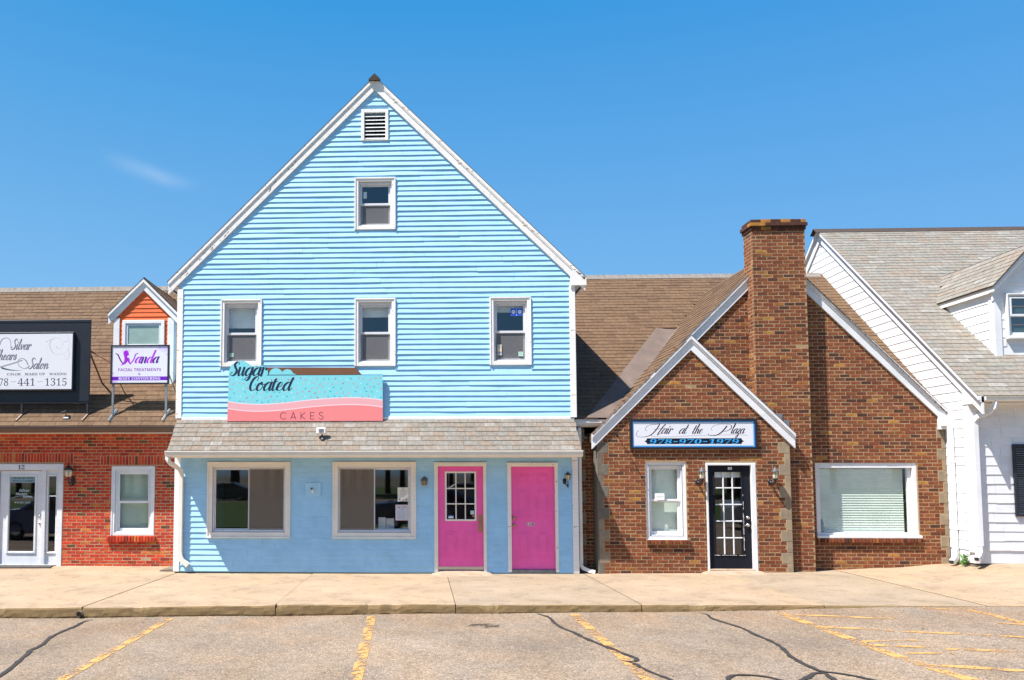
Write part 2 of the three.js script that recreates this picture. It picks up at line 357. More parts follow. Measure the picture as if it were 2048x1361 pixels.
const BRN = [[0.255, 0.072, 0.022], [0.225, 0.060, 0.019], [0.285, 0.088, 0.027], [0.165, 0.045, 0.017], [0.24, 0.072, 0.028], [0.088, 0.030, 0.016], [0.33, 0.125, 0.028], [0.46, 0.215, 0.040], [0.27, 0.078, 0.024]].map((c) => brickMat(...c));
const pick = (w) => { let t = rnd() * w.reduce((a, b) => a + b), i = 0; while ((t -= w[i]) > 0) i++; return i; };
const stuffBrick = mat([1, 1, 1], 0.88, { map: brickT, bumpMap: bumpOf(tBrick, 0.3), bumpScale: 0.0025, vertexColors: true });
const WRED = [9, 8, 6, 6, 6, 2.2, 1.4, 0.6, 8], WBRN = [9, 9, 7, 7, 6, 3.4, 2.2, 1.5, 8];
// courses of running bond over x0..x1, y0..y1 in a plane; free(y, [a, b]) returns the pieces of a span that are wall
function courses(list, { x0, x1, y0, y1, ch, bl = 0.204, z = 0, place, weights, free, seen = true, shift = 0 }) {
  let row = 0;
  for (let y = y0; y + ch * 0.5 < y1; y += ch, row++) {
    const yc = y + ch / 2;
    for (let x = x0 - ((row % 2) * 0.5 + shift) * bl - bl; x < x1; x += bl) {
      let spans = [[Math.max(x0, x), Math.min(x1, x + bl)]];
      if (spans[0][1] <= spans[0][0]) continue;
      if (free) spans = free(yc, spans[0], ch);
      for (const [a, b] of spans) {
        const w = b - a - 0.0125; if (w < 0.02) continue;
        const g = brickGeos[Math.floor(rnd() * 7)], zz = z + rr(-0.0015, 0.002), mx = new THREE.Matrix4().makeScale(w / 0.195, (ch - 0.0125) / 0.058, 1).setPosition((a + b) / 2, yc + rr(-0.001, 0.001), zz);
        if (place) mx.premultiply(place);
        list.push({ g, m: pick(weights), mx, size: w * ch, at: new THREE.Vector3().setFromMatrixPosition(mx), seen: typeof seen === 'function' ? seen((a + b) / 2, yc) : seen });
      }
    }
  }
}
function upright(list, xa, xb, y0, y1, z, weights, turned = 0) {      // soldier or rowlock bricks set on end
  const n = Math.round((xb - xa) / 0.0675), s = (xb - xa) / n;
  for (let i = 0; i < n; i++) {
    const mx = new THREE.Matrix4().makeRotationZ(Math.PI / 2).multiply(new THREE.Matrix4().makeScale((y1 - y0 - 0.008) / 0.195, (s - 0.0125) / 0.058, turned || 1)); mx.setPosition(xa + (i + 0.5) * s, (y0 + y1) / 2, z + rr(-0.001, 0.002));
    list.push({ g: brickGeos[i % 7], m: pick(weights), mx, size: s * (y1 - y0), at: new THREE.Vector3().setFromMatrixPosition(mx), seen: true });
  }
}
const minus = (spans, a, b) => spans.flatMap(([p, q]) => (b <= p || a >= q ? [[p, q]] : [[p, Math.min(q, a)], [Math.max(p, b), q]].filter(([m, n]) => n - m > 0.01)));
const cutRects = (rects) => (y, span, ch) => { let s = [span]; for (const [a, b, c, d] of rects) if (y > c - ch * 0.35 && y < d + ch * 0.35) s = minus(s, a, b); return s; };

/* ------------------------------------------------------------------ shingles */
const shingleGeos = Array.from({ length: 4 }, (_, i) => {     // 1 x 1 in u and v, the butt edge raised by one unit of n
  const j = () => rr(-0.02, 0.02), a = [0.01, 0 + j(), 1], b = [0.99, 0 + j(), 1], c = [0.99, 1.12, 0.1], d = [0.01, 1.12, 0.1];
  const g = mb().quad(a, b, c, d).quad([0.01, 0, 0], [0.99, 0, 0], b, a).quad([0.99, 0, 0], [0.99, 1.12, 0], c, b).quad([0.01, 1.12, 0], [0.01, 0, 0], a, d).geo();
  const u = g.attributes.uv; for (let k = 0; k < u.count; k++) u.setXY(k, u.getX(k) * 0.24 + i * 0.31, u.getY(k) * 0.15 + i * 0.17);
  return g;
});
function shingles(list, { o, u, v, Wd, L, ex, tw, thick, weights, inside, seen, start = 0 }) {
  const U = new THREE.Vector3(...u).normalize(), Vv = new THREE.Vector3(...v).normalize(), N = new THREE.Vector3().crossVectors(U, Vv).normalize(), O = new THREE.Vector3(...o);
  const rows = Math.floor(L / ex + 1e-6);
  for (let r = 0; r < rows; r++) {
    let x = start - rr(0, tw[1]);
    while (x < Wd) {
      const w = rr(...tw), a = Math.max(0, x), b = Math.min(Wd, x + w); x += w;
      if (b - a < 0.02) continue;
      const cx = (a + b) / 2, cy = (r + 0.5) * ex;
      if (inside && !inside(cx, cy)) continue;
      const h = Math.min(ex, L - r * ex), mx = new THREE.Matrix4().makeBasis(U.clone().multiplyScalar(b - a), Vv.clone().multiplyScalar(h), N.clone().multiplyScalar(thick * rr(0.75, 1.3)));
      const at = O.clone().addScaledVector(U, a).addScaledVector(Vv, r * ex + rr(-0.003, 0.003)).addScaledVector(N, 0.004); mx.setPosition(at);
      list.push({ g: shingleGeos[Math.floor(rnd() * 4)], m: pick(weights), mx, size: (b - a) * h, at, seen: seen ? seen(at) : true });
    }
  }
}
const shMat = (c) => mat(c, 0.92, { map: gran, bumpMap: bumpOf(tGranule, 0.55), bumpScale: 0.002 });
const BROWN = [[0.205, 0.118, 0.060], [0.188, 0.106, 0.053], [0.225, 0.131, 0.068], [0.168, 0.094, 0.047], [0.215, 0.126, 0.063]].map(shMat);
const PALE = [[0.325, 0.272, 0.220], [0.305, 0.264, 0.220], [0.345, 0.303, 0.258], [0.335, 0.265, 0.205], [0.272, 0.246, 0.21], [0.312, 0.288, 0.248], [0.385, 0.352, 0.312]].map(shMat);
const PALE2 = [[0.36, 0.318, 0.265], [0.335, 0.302, 0.258], [0.38, 0.35, 0.305], [0.365, 0.30, 0.24], [0.31, 0.285, 0.245], [0.34, 0.322, 0.28], [0.42, 0.395, 0.355]].map(shMat);
const stuffShingle = mat([1, 1, 1], 0.92, { map: gran, bumpMap: bumpOf(tGranule, 0.55), bumpScale: 0.002, vertexColors: true });

/* ------------------------------------------------------------------ clapboards */
function clap(xaB, xbB, xaT, xbT, y0, y1, z, t, place) {       // one board: ends may lean (gable); wavy butt
  const m = mb(), n = Math.max(1, Math.min(9, Math.round((xbB - xaB) / 0.6))), up = 0.018;
  const q = []; const ph = rr(0, 20);
  for (let i = 0; i <= n; i++) {
    const f = i / n, xb = lerp(xaB, xbB, f), xt = lerp(xaT, xbT, f);
    const wv = 0.0022 * Math.sin(xb * 1.7 + ph) + 0.0014 * Math.sin(xb * 4.3 + ph * 2.1) + rr(-0.0008, 0.0008), tt = t * (1 + 0.09 * Math.sin(xb * 2.3 + ph * 1.3) + rr(-0.08, 0.08));
    q.push([[xb, y0 + wv, z + tt], [xt, y1 + up, z + 0.001], [xb, y0 + wv, z]]);
  }
  for (let i = 0; i < n; i++) { m.quad(q[i][0], q[i + 1][0], q[i + 1][1], q[i][1]); m.quad(q[i][2], q[i + 1][2], q[i + 1][0], q[i][0]); }
  m.tri(q[0][2], q[0][0], q[0][1]); m.tri(q[n][0], q[n][2], q[n][1]);
  const g = m.geo(); if (place) g.applyMatrix4(place); return g;
}
// rows of boards; edge(y) gives the [left, right] limits at a height, rects are openings
function siding(parent, { y0, y1, ex, z, t, edge, rects, mats, joints, name = 'clapboard', place, jog = 0 }) {
  let row = 0;
  for (let y = y0; y < y1 - 0.012; y += ex, row++) {
    const yt = Math.min(y1, y + ex), [la, lb] = edge(y), [ta, tb] = edge(yt);
    let spans = [[Math.min(la, ta), Math.max(lb, tb)]];
    for (const [a, b, c, d] of rects) if (yt - 0.006 > c && y + 0.02 < d) spans = minus(spans, a, b);
    const cut = [];
    for (const [a, b] of spans) {
      let s = a; const L = b - a;
      if (joints && L > joints * 0.9) for (let x = a + rr(0.35, 1) * joints; x < b - 0.5; x += joints * rr(0.7, 1.1)) { cut.push([s, x - 0.002]); s = x + 0.002; }
      cut.push([s, b]);
    }
    for (const [a, b] of cut) {
      const l = a <= Math.min(la, ta) + 1e-6, r = b >= Math.max(lb, tb) - 1e-6;
      const A = l ? la : a, At = l ? ta : a, B = r ? lb : b, Bt = r ? tb : b;
      if (B - A < 0.015) continue;
      part(parent, name, clap(A, B, Math.min(At, Bt - 0.002), Math.max(Bt, At + 0.002), y + (jog ? rr(-jog, jog) : 0), yt, z, t * rr(0.92, 1.08), place), mats[Math.floor(rnd() * mats.length)]);
    }
  }
}

/* ================================================================== the ground */
const baseX = [-9, -5.2, -4.6, -1, 3, 4.4, 7.6, 8.2, 9.3, 10.44, 10.85, 12, 14], baseY = [0.012, 0.012, 0.0, 0.0, 0.022, 0.05, 0.085, 0.085, 0.13, 0.215, 0.31, 0.36, 0.40];
const kerbX = [-9, -6.1, -4.95, -2.5, -2.05, 0.6, 3.4, 6.1, 9.1, 12], kerbY = [-0.1, -0.083, -0.06, -0.019, -0.001, 0.017, 0.035, 0.046, 0.046, 0.06];
const asX = [-12, -6.1, -2.4, 0.52, 3.3, 5.2, 5.9, 7.1, 8.8, 12], asY = [-0.25, -0.235, -0.176, -0.117, -0.075, -0.04, -0.005, 0.024, 0.040, 0.05];
const KZ = 3.8;
const paveY = (x, z) => lerp(interp(baseX, baseY, x), interp(kerbX, kerbY, x), clamp(z / KZ));
const lotY = (x, z) => interp(asX, asY, x) - 0.006 * clamp((z - KZ) / 3);
{
  const ground = structure('ground');
  part(ground, 'earth', geoBox(-320, 320, -1.2, -0.42, -320, 320), mat([0.17, 0.15, 0.10], 0.95, { map: sized(tConcrete, 9) }));

  const lot = structure('parking_lot');
  { const m = mb(), xs = [-60, -30, -16]; for (let x = -12; x <= 14; x += 0.2) xs.push(x); xs.push(18, 32, 60);
    const zs = []; for (let z = 3.55; z < 9; z += 0.16) zs.push(z); zs.push(9.6, 11, 13, 16.4);
    for (let i = 0; i < xs.length - 1; i++) for (let j = 0; j < zs.length - 1; j++) {
      const P = (x, z) => [x, lotY(x, z), z];
      m.quad(P(xs[i], zs[j + 1]), P(xs[i + 1], zs[j + 1]), P(xs[i + 1], zs[j]), P(xs[i], zs[j]));
    }
    const g = m.geo(), p = g.attributes.position, c = new Float32Array(p.count * 3);
    for (let i = 0; i < p.count; i++) { const x = p.getX(i), z = p.getZ(i), a = fbm(mod(x / 40, 1), mod(z / 40, 1), 26, 3, 5), b = fbm(mod(x / 23, 1), mod(z / 23, 1), 30, 9, 4), dust = sstep(0.42, 0.62, b) * sstep(5.6, 4.6, z + 0.8 * (a - 0.5)) * 0.9, k = 0.94 + 0.34 * (a - 0.5); c[i * 3] = k * (1 + 0.02 * dust); c[i * 3 + 1] = k * (1 - 0.06 * dust); c[i * 3 + 2] = k * (1 - 0.14 * dust); }
    g.setAttribute('color', new THREE.BufferAttribute(c, 3)); M.asphalt.vertexColors = true; part(lot, 'asphalt', g, M.asphalt);
    part(lot, 'far_lane', geoBox(-60, 60, -0.4, -0.2, 47, 56), mat([0.3, 0.25, 0.2], 0.93, { map: sized(tAsphalt, 3.3) }));
  }
  const ribbon = (pts, w, lift, uvw, jit = 0, taper = false, taken = 0) => {
    const c = new THREE.CatmullRomCurve3(pts.map(([x, z]) => new THREE.Vector3(x, 0, z)), false, 'centripetal'), L = c.getLength(), n = Math.max(2, Math.ceil(L / (jit > 0.5 ? 0.03 : 0.07))), P = [], U = [], I = [];
    const off = rr(0, 7), row = rr(0, 3);
    for (let i = 0; i <= n; i++) {
      const t = i / n, p = c.getPointAt(t), d = c.getTangentAt(t), k = w * (1 + jit * (vnoise(i * 0.35, off, 999, 999, 3) - 0.5)) * (taper ? 0.82 * Math.min(1, 0.25 + 9 * Math.min(t, 1 - t)) : 1);
      for (const s of [-1, 1]) { const e = jit > 0.5 ? 1 + 0.5 * (vnoise(i * 0.8, off * 9 + s * 30 + 60, 999, 999, 13) - 0.5) : 1, x = p.x - d.z * s * k * e / 2 * -1, z = p.z + d.x * s * k * e / 2 * -1; P.push(x, lotY(x, z) + lift, z); U.push((t * L + off) * uvw + taken, uvw ? (s * 0.5 + 0.5) * w + row : 0); }
      if (i) { const q = 2 * i; I.push(q - 2, q - 1, q, q, q - 1, q + 1); }
    }
    const g = new THREE.BufferGeometry(); g.setAttribute('position', new THREE.Float32BufferAttribute(P, 3)); g.setAttribute('uv', new THREE.Float32BufferAttribute(U, 2)); g.setIndex(I); g.computeVertexNormals();
    if (g.attributes.normal.getY(0) < 0) { g.setIndex(I.map((_, k) => I[k - (k % 3) + [0, 2, 1][k % 3]])); g.computeVertexNormals(); }
    return g;
  };
  for (const [pts, w] of [
    [[[-3.68, 3.97], [-3.70, 5.5], [-3.73, 7.54], [-3.75, 9.2]], 0.12], [[[-0.65, 3.98], [-0.63, 5.6], [-0.61, 7.68], [-0.6, 9.2]], 0.13], [[[2.33, 3.97], [2.33, 5.8], [2.33, 7.76], [2.33, 9.2]], 0.13],
    [[[5.27, 3.99], [5.30, 5.40], [5.32, 6.72], [5.36, 7.39], [5.42, 7.87], [5.5, 9]], 0.14], [[[5.27, 4.18], [5.89, 4.47], [6.48, 4.70]], 0.1], [[[5.28, 5.05], [5.91, 5.43], [7.27, 5.98], [7.9, 6.2]], 0.11],
    [[[5.37, 6.01], [5.7, 6.05], [5.98, 6.07]], 0.08], [[[5.39, 6.21], [5.6, 6.33], [5.89, 6.49]], 0.1], [[[6.00, 6.54], [6.71, 6.74], [7.3, 6.95]], 0.1], [[[5.46, 6.68], [5.7, 6.73], [5.93, 6.77]], 0.07],
    [[[5.40, 7.23], [5.96, 7.51], [6.8, 7.75]], 0.12], [[[7.37, 3.91], [7.6, 4.0], [7.86, 4.13]], 0.09], [[[7.89, 4.08], [7.94, 4.39], [7.92, 5.10], [7.95, 6.5]], 0.11], [[[7.61, 5.05], [7.86, 5.18], [8.3, 5.4]], 0.09],
  ]) part(lot, 'painted_line', ribbon(pts, w, 0.005, 1, 0.12), M.yellow);
  for (const [pts, w] of [
    [[[-4.3, 8.4], [-4.50, 7.36], [-4.55, 7.06], [-4.68, 6.50], [-4.74, 6.23], [-4.78, 6.12], [-4.79, 5.79], [-4.90, 5.27], [-4.92, 4.88], [-4.90, 4.51], [-4.92, 4.12], [-4.85, 3.98]], 0.075],
    [[[1.80, 3.88], [1.92, 4.20], [1.93, 4.64], [1.97, 5.01], [2.06, 5.31], [2.11, 5.59], [2.19, 5.90], [2.26, 6.16], [2.33, 6.36], [2.39, 6.58], [2.44, 6.72], [2.46, 6.83], [2.40, 6.95], [2.28, 6.91]], 0.06],
    [[[2.27, 6.90], [2.36, 7.02], [2.41, 7.28], [2.47, 7.52], [2.55, 7.76], [2.6, 8.4]], 0.055],
    [[[4.15, 3.96], [4.21, 4.06], [4.17, 4.37], [4.21, 4.66], [4.27, 4.94], [4.30, 5.16], [4.29, 5.57], [4.31, 5.88], [4.30, 6.16], [4.24, 6.50], [4.18, 6.75], [4.16, 7.02], [4.16, 7.24], [4.18, 7.43], [4.30, 7.52], [4.41, 7.65], [4.51, 7.82], [4.83, 7.95]], 0.06],
    [[[3.11, 8.0], [3.11, 7.77], [3.17, 7.63], [3.27, 7.56], [3.42, 7.56], [3.55, 7.64], [3.61, 7.74], [3.71, 7.82]], 0.065], [[[3.75, 7.85], [3.82, 7.77], [3.96, 7.63], [4.10, 7.49], [4.17, 7.51], [4.15, 7.64], [4.13, 7.9]], 0.07],
  ]) part(lot, 'crack_seal', ribbon(pts, w, 0.009, 1, 0.7, true), M.seal);
  { const g = new THREE.CircleGeometry(1, 28); g.rotateX(-Math.PI / 2); const p = g.attributes.position, u = g.attributes.uv;
    for (let i = 0; i < p.count; i++) { const x = p.getX(i), z = p.getZ(i), k = 0.75 + 0.5 * vnoise(x * 3 + 5, z * 3 + 5, 50, 50, 2); p.setXYZ(i, 0.96 + x * 0.2 * k, 0, 4.78 + z * 0.16 * k); p.setY(i, lotY(p.getX(i), p.getZ(i)) + 0.0045); u.setXY(i, p.getX(i), p.getZ(i)); }
    part(lot, 'oil_stain', g, M.stain); }
  { const litter = mb(), N = 130; for (let i = 0; i < N; i++) { const nearKerb = i < 80, x = rr(-7, 8), z = nearKerb ? KZ + 0.03 + Math.pow(rnd(), 2.5) * 0.35 : rr(4.2, 8), y = lotY(x, z) + 0.006, s = rr(0.006, 0.022), a = rr(0, 6.28), c = Math.cos(a) * s, d = Math.sin(a) * s; litter.quad([x - c, y, z - d], [x + d * 0.4, y + 0.004, z - c * 0.4], [x + c, y + 0.002, z + d], [x - d * 0.4, y + s * 0.3, z + c * 0.4]); }
    const o = shadow(new THREE.Mesh(litter.geo(), mat([0.10, 0.075, 0.045], 0.9, { side: THREE.DoubleSide }))); o.name = 'leaf_litter'; o.userData = { label: 'scraps of dry leaf and grit along the kerb and on the asphalt', category: 'litter', kind: 'stuff' }; scene.add(o); }
  /* the pavement: cast slabs with open joints, their outer edge is the kerb */
  const pave = structure('pavement');
  const xsJ = [-14, -10.2, -7.45, -4.76, -2.03, 0.62, 3.3, 5.93, 8.27, 11.3, 14.5, 19], xsK = [-14, -10.5, -7.8, -5.1, -2.12, 0.6, 3.36, 6.02, 8.35, 11.3, 14.5, 19];
  for (let s = 0; s < xsJ.length - 1; s++) {
    const xAt = (f, z) => { const t = clamp(z / KZ); return lerp(lerp(xsJ[s], xsK[s], t) + 0.006, lerp(xsJ[s + 1], xsK[s + 1], t) - 0.006, f); }, nx = 14, nz = 12, m = mb(), k = mb(), lift = [0, 0, 0.004, 0, 0.006, 0, 0.003, 0, 0.005, 0, 0][s];
    const chip = (x) => 0.012 + 0.022 * vnoise(x * 5 + 40, s, 400, 40, 8) + (vnoise(x * 1.9 + 11, s * 3, 400, 60, 5) > 0.72 ? 0.05 * (vnoise(x * 14 + 50, s, 900, 90, 6)) : 0);
    const yT = (x, z) => paveY(x, z) + lift + 0.004 * (vnoise(x * 2 + 60, z * 2 + 20, 300, 300, 2) - 0.5);
    const zs = []; for (let j = 0; j <= nz; j++) zs.push(lerp(-1.6, KZ, j / nz));
    const nxx = 60;
    for (let i = 0; i < nx; i++) for (let j = 0; j < nz; j++) {
      const P = (f, z) => { const x = xAt(f, z); return [x, yT(x, z), z]; }, f0 = i / nx, f1 = (i + 1) / nx;
      if (j < nz - 1) m.quad(P(f0, zs[j + 1]), P(f1, zs[j + 1]), P(f1, zs[j]), P(f0, zs[j]));
    }
    for (let i = 0; i < nxx; i++) {              // front strip with chipped nose, then the face
      const col = (f) => { const x = xAt(f, KZ), xb = xAt(f, zs[nz - 1]); const c = chip(x), y = yT(x, KZ), w = 0.008 * (vnoise(x * 9 + 30, 3, 900, 9, 4) - 0.5), bot = lotY(x, KZ) - 0.06; const d = Math.max(0.012, y - bot - 0.06);
        const e1 = y - Math.min(c * 1.2, d * 0.7), nz2 = (k) => 0.010 * (vnoise(x * 11 + 70, k * 7 + s, 900, 900, 14) - 0.5) * clamp(d / 0.08); return [[xb, yT(xb, zs[nz - 1]), zs[nz - 1]], [x, y, KZ - c * 1.4], [x, y - Math.min(c * 0.35, d * 0.3), KZ - c * 0.4], [x, e1, KZ + 0.004 + w], [x, lerp(e1, bot, 0.28), KZ + 0.012 + nz2(1)], [x, lerp(e1, bot, 0.55), KZ + 0.016 + nz2(2)], [x, lerp(e1, bot, 0.78), KZ + 0.006 + nz2(3)], [x, bot, KZ - 0.012 - w]]; };
      const A = col(i / nxx), B = col((i + 1) / nxx);
      for (let r = 0; r < 7; r++) (r < 2 ? m : k).quad(A[r + 1], B[r + 1], B[r], A[r]);
    }
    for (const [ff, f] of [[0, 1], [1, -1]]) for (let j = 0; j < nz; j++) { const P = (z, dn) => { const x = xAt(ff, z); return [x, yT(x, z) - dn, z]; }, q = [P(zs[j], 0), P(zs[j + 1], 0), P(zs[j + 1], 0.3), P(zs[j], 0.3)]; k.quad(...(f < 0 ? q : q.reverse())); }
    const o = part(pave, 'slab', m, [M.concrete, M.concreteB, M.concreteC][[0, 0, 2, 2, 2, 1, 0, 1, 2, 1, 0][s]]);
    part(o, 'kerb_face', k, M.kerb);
  }
  part(pave, 'bedding', geoBox(-19, 19, -0.41, -0.33, -1.6, 3.7), M.foundation);
  { // broom-finished ramp in front of the pink door, and the sill of the black one
    const ramp = (x0, x1, z0, z1, h, n) => { const m = mb(); for (let i = 0; i < n; i++) for (let j = 0; j < 4; j++) {
      const f = (u, v) => { const x = lerp(x0, x1, u), z = lerp(z0, z1, v), e = Math.pow(Math.max(0, 1 - Math.pow(Math.abs(2 * u - 1), 5)), 1) * (1 - v * v); return [x, paveY(x, z) - 0.012 + (h + 0.02) * e, z]; };
      m.quad(f(i / n, (j + 1) / 4), f((i + 1) / n, (j + 1) / 4), f((i + 1) / n, j / 4), f(i / n, j / 4)); } return m; };
    part(pave, 'ramp', ramp(0.28, 1.55, -0.02, 0.42, 0.055, 16), M.patch);
    part(pave, 'ramp', ramp(5.5, 6.78, 0.0, 0.42, 0.05, 16), M.patch);
    part(pave, 'ramp', mb().prism([[-5.2, -0.01], [-4.87, -0.01], [-4.87, 0.06], [-5.14, 0.045]], -0.95, -0.1).geo(), M.foundation);
  }
}

/* ================================================================== windows and doors */
function doubleHung(house, o) {
  const { x0, x1, y0, y1, z = 0, cw = 0.075, fw = 0.035, st = 0.036, mid = 0.5, casing = M.trim, sash = M.vinyl, screen = true, blind = 0, blindOff = 0.15, proud = 0.03, sillOut = 0, deep = 0.03, blindMat = M.blind, glass = M.glass, grid = 0, label, cb = cw } = o;
  const w = sub(house, 'window', label), ya = y0 + cb, yb = y1 - cw, xa = x0 + cw, xb = x1 - cw, ym = lerp(ya, yb, mid);
  part(w, 'casing', frameMB(x0, x1, y0, y1, cw, z - 0.005, z + proud, 0.005, cw, cb).box(x0 - 0.004, x0 + 0.022, y0, y1 + 0.003, z - 0.004, z + proud + 0.012, 0.004).box(x1 - 0.022, x1 + 0.004, y0, y1 + 0.003, z - 0.004, z + proud + 0.012, 0.004).box(x0 + 0.02, x1 - 0.02, y1 - 0.022, y1 + 0.004, z - 0.004, z + proud + 0.013, 0.004), casing);
  part(w, 'frame', frameMB(xa, xb, ya, yb, fw, z - deep - 0.09, z - deep * 0.4, 0.003, fw * 1.4, fw), sash);
  if (sillOut) part(w, 'sill', mb().box(x0 - 0.01, x1 + 0.01, y0 - 0.03, y0 + 0.012, z - 0.02, z + proud + sillOut, 0.005), casing);
  const gx0 = xa + fw, gx1 = xb - fw, gy0 = ya + fw, gy1 = yb - fw * 1.4, zu = z - deep - 0.012, zl = z - deep - 0.046;
  const up = part(w, 'upper_sash', frameMB(gx0, gx1, ym - 0.018, gy1, st, zu - 0.03, zu, 0.003, st, 0.045), sash);
  const lo = part(w, 'lower_sash', frameMB(gx0, gx1, gy0, ym + 0.022, st, zl - 0.03, zl, 0.003, 0.045, st * 1.25), sash);
  void up; void lo;
  part(w, 'pane', pane(gx0 + st, gx1 - st, ym + 0.025, gy1 - st, zu - 0.014), glass);
  part(w, 'pane', pane(gx0 + st, gx1 - st, gy0 + st * 1.2, ym - 0.02, zl - 0.014), glass);
  if (grid) for (const [a, b, zz] of [[ym + 0.025, gy1 - st, zu], [gy0 + st * 1.2, ym - 0.02, zl]]) part(w, 'muntin', mb().box((gx0 + gx1) / 2 - 0.008, (gx0 + gx1) / 2 + 0.008, a, b, zz - 0.02, zz - 0.006).box(gx0 + st, gx1 - st, (a + b) / 2 - 0.008, (a + b) / 2 + 0.008, zz - 0.021, zz - 0.007), grid);
  if (screen) part(w, 'insect_screen', pane(gx0 + 0.006, gx1 - 0.006, gy0 + 0.004, ym - 0.004, zl + 0.016), M.screenUp);
  if (blind) { const bt = gy1 - st, bb = lerp(bt, gy0, blind), zb = z - deep - blindOff; part(w, 'blind', mb().box(gx0 + 0.005, gx1 - 0.005, bb, bt + 0.05, zb - 0.012, zb, 0).box(gx0 + 0.005, gx1 - 0.005, bb - 0.02, bb, zb - 0.02, zb + 0.008, 0.003), blindMat); }
  return w;
}
const doubleHole = ({ x0, x1, y0, y1, cw = 0.075, cb = cw }) => [x0 + cw - 0.01, x1 - cw + 0.01, y0 + cb - 0.01, y1 - cw + 0.01];
const number = (txt, w, h, draw) => canvasTex(w, h, draw ?? ((c) => { c.clearRect(0, 0, w, h); c.fillStyle = '#101010'; c.font = `bold ${h * 1.05}px serif`; c.textAlign = 'center'; c.textBaseline = 'middle'; c.fillText(txt, w / 2, h / 2); }));

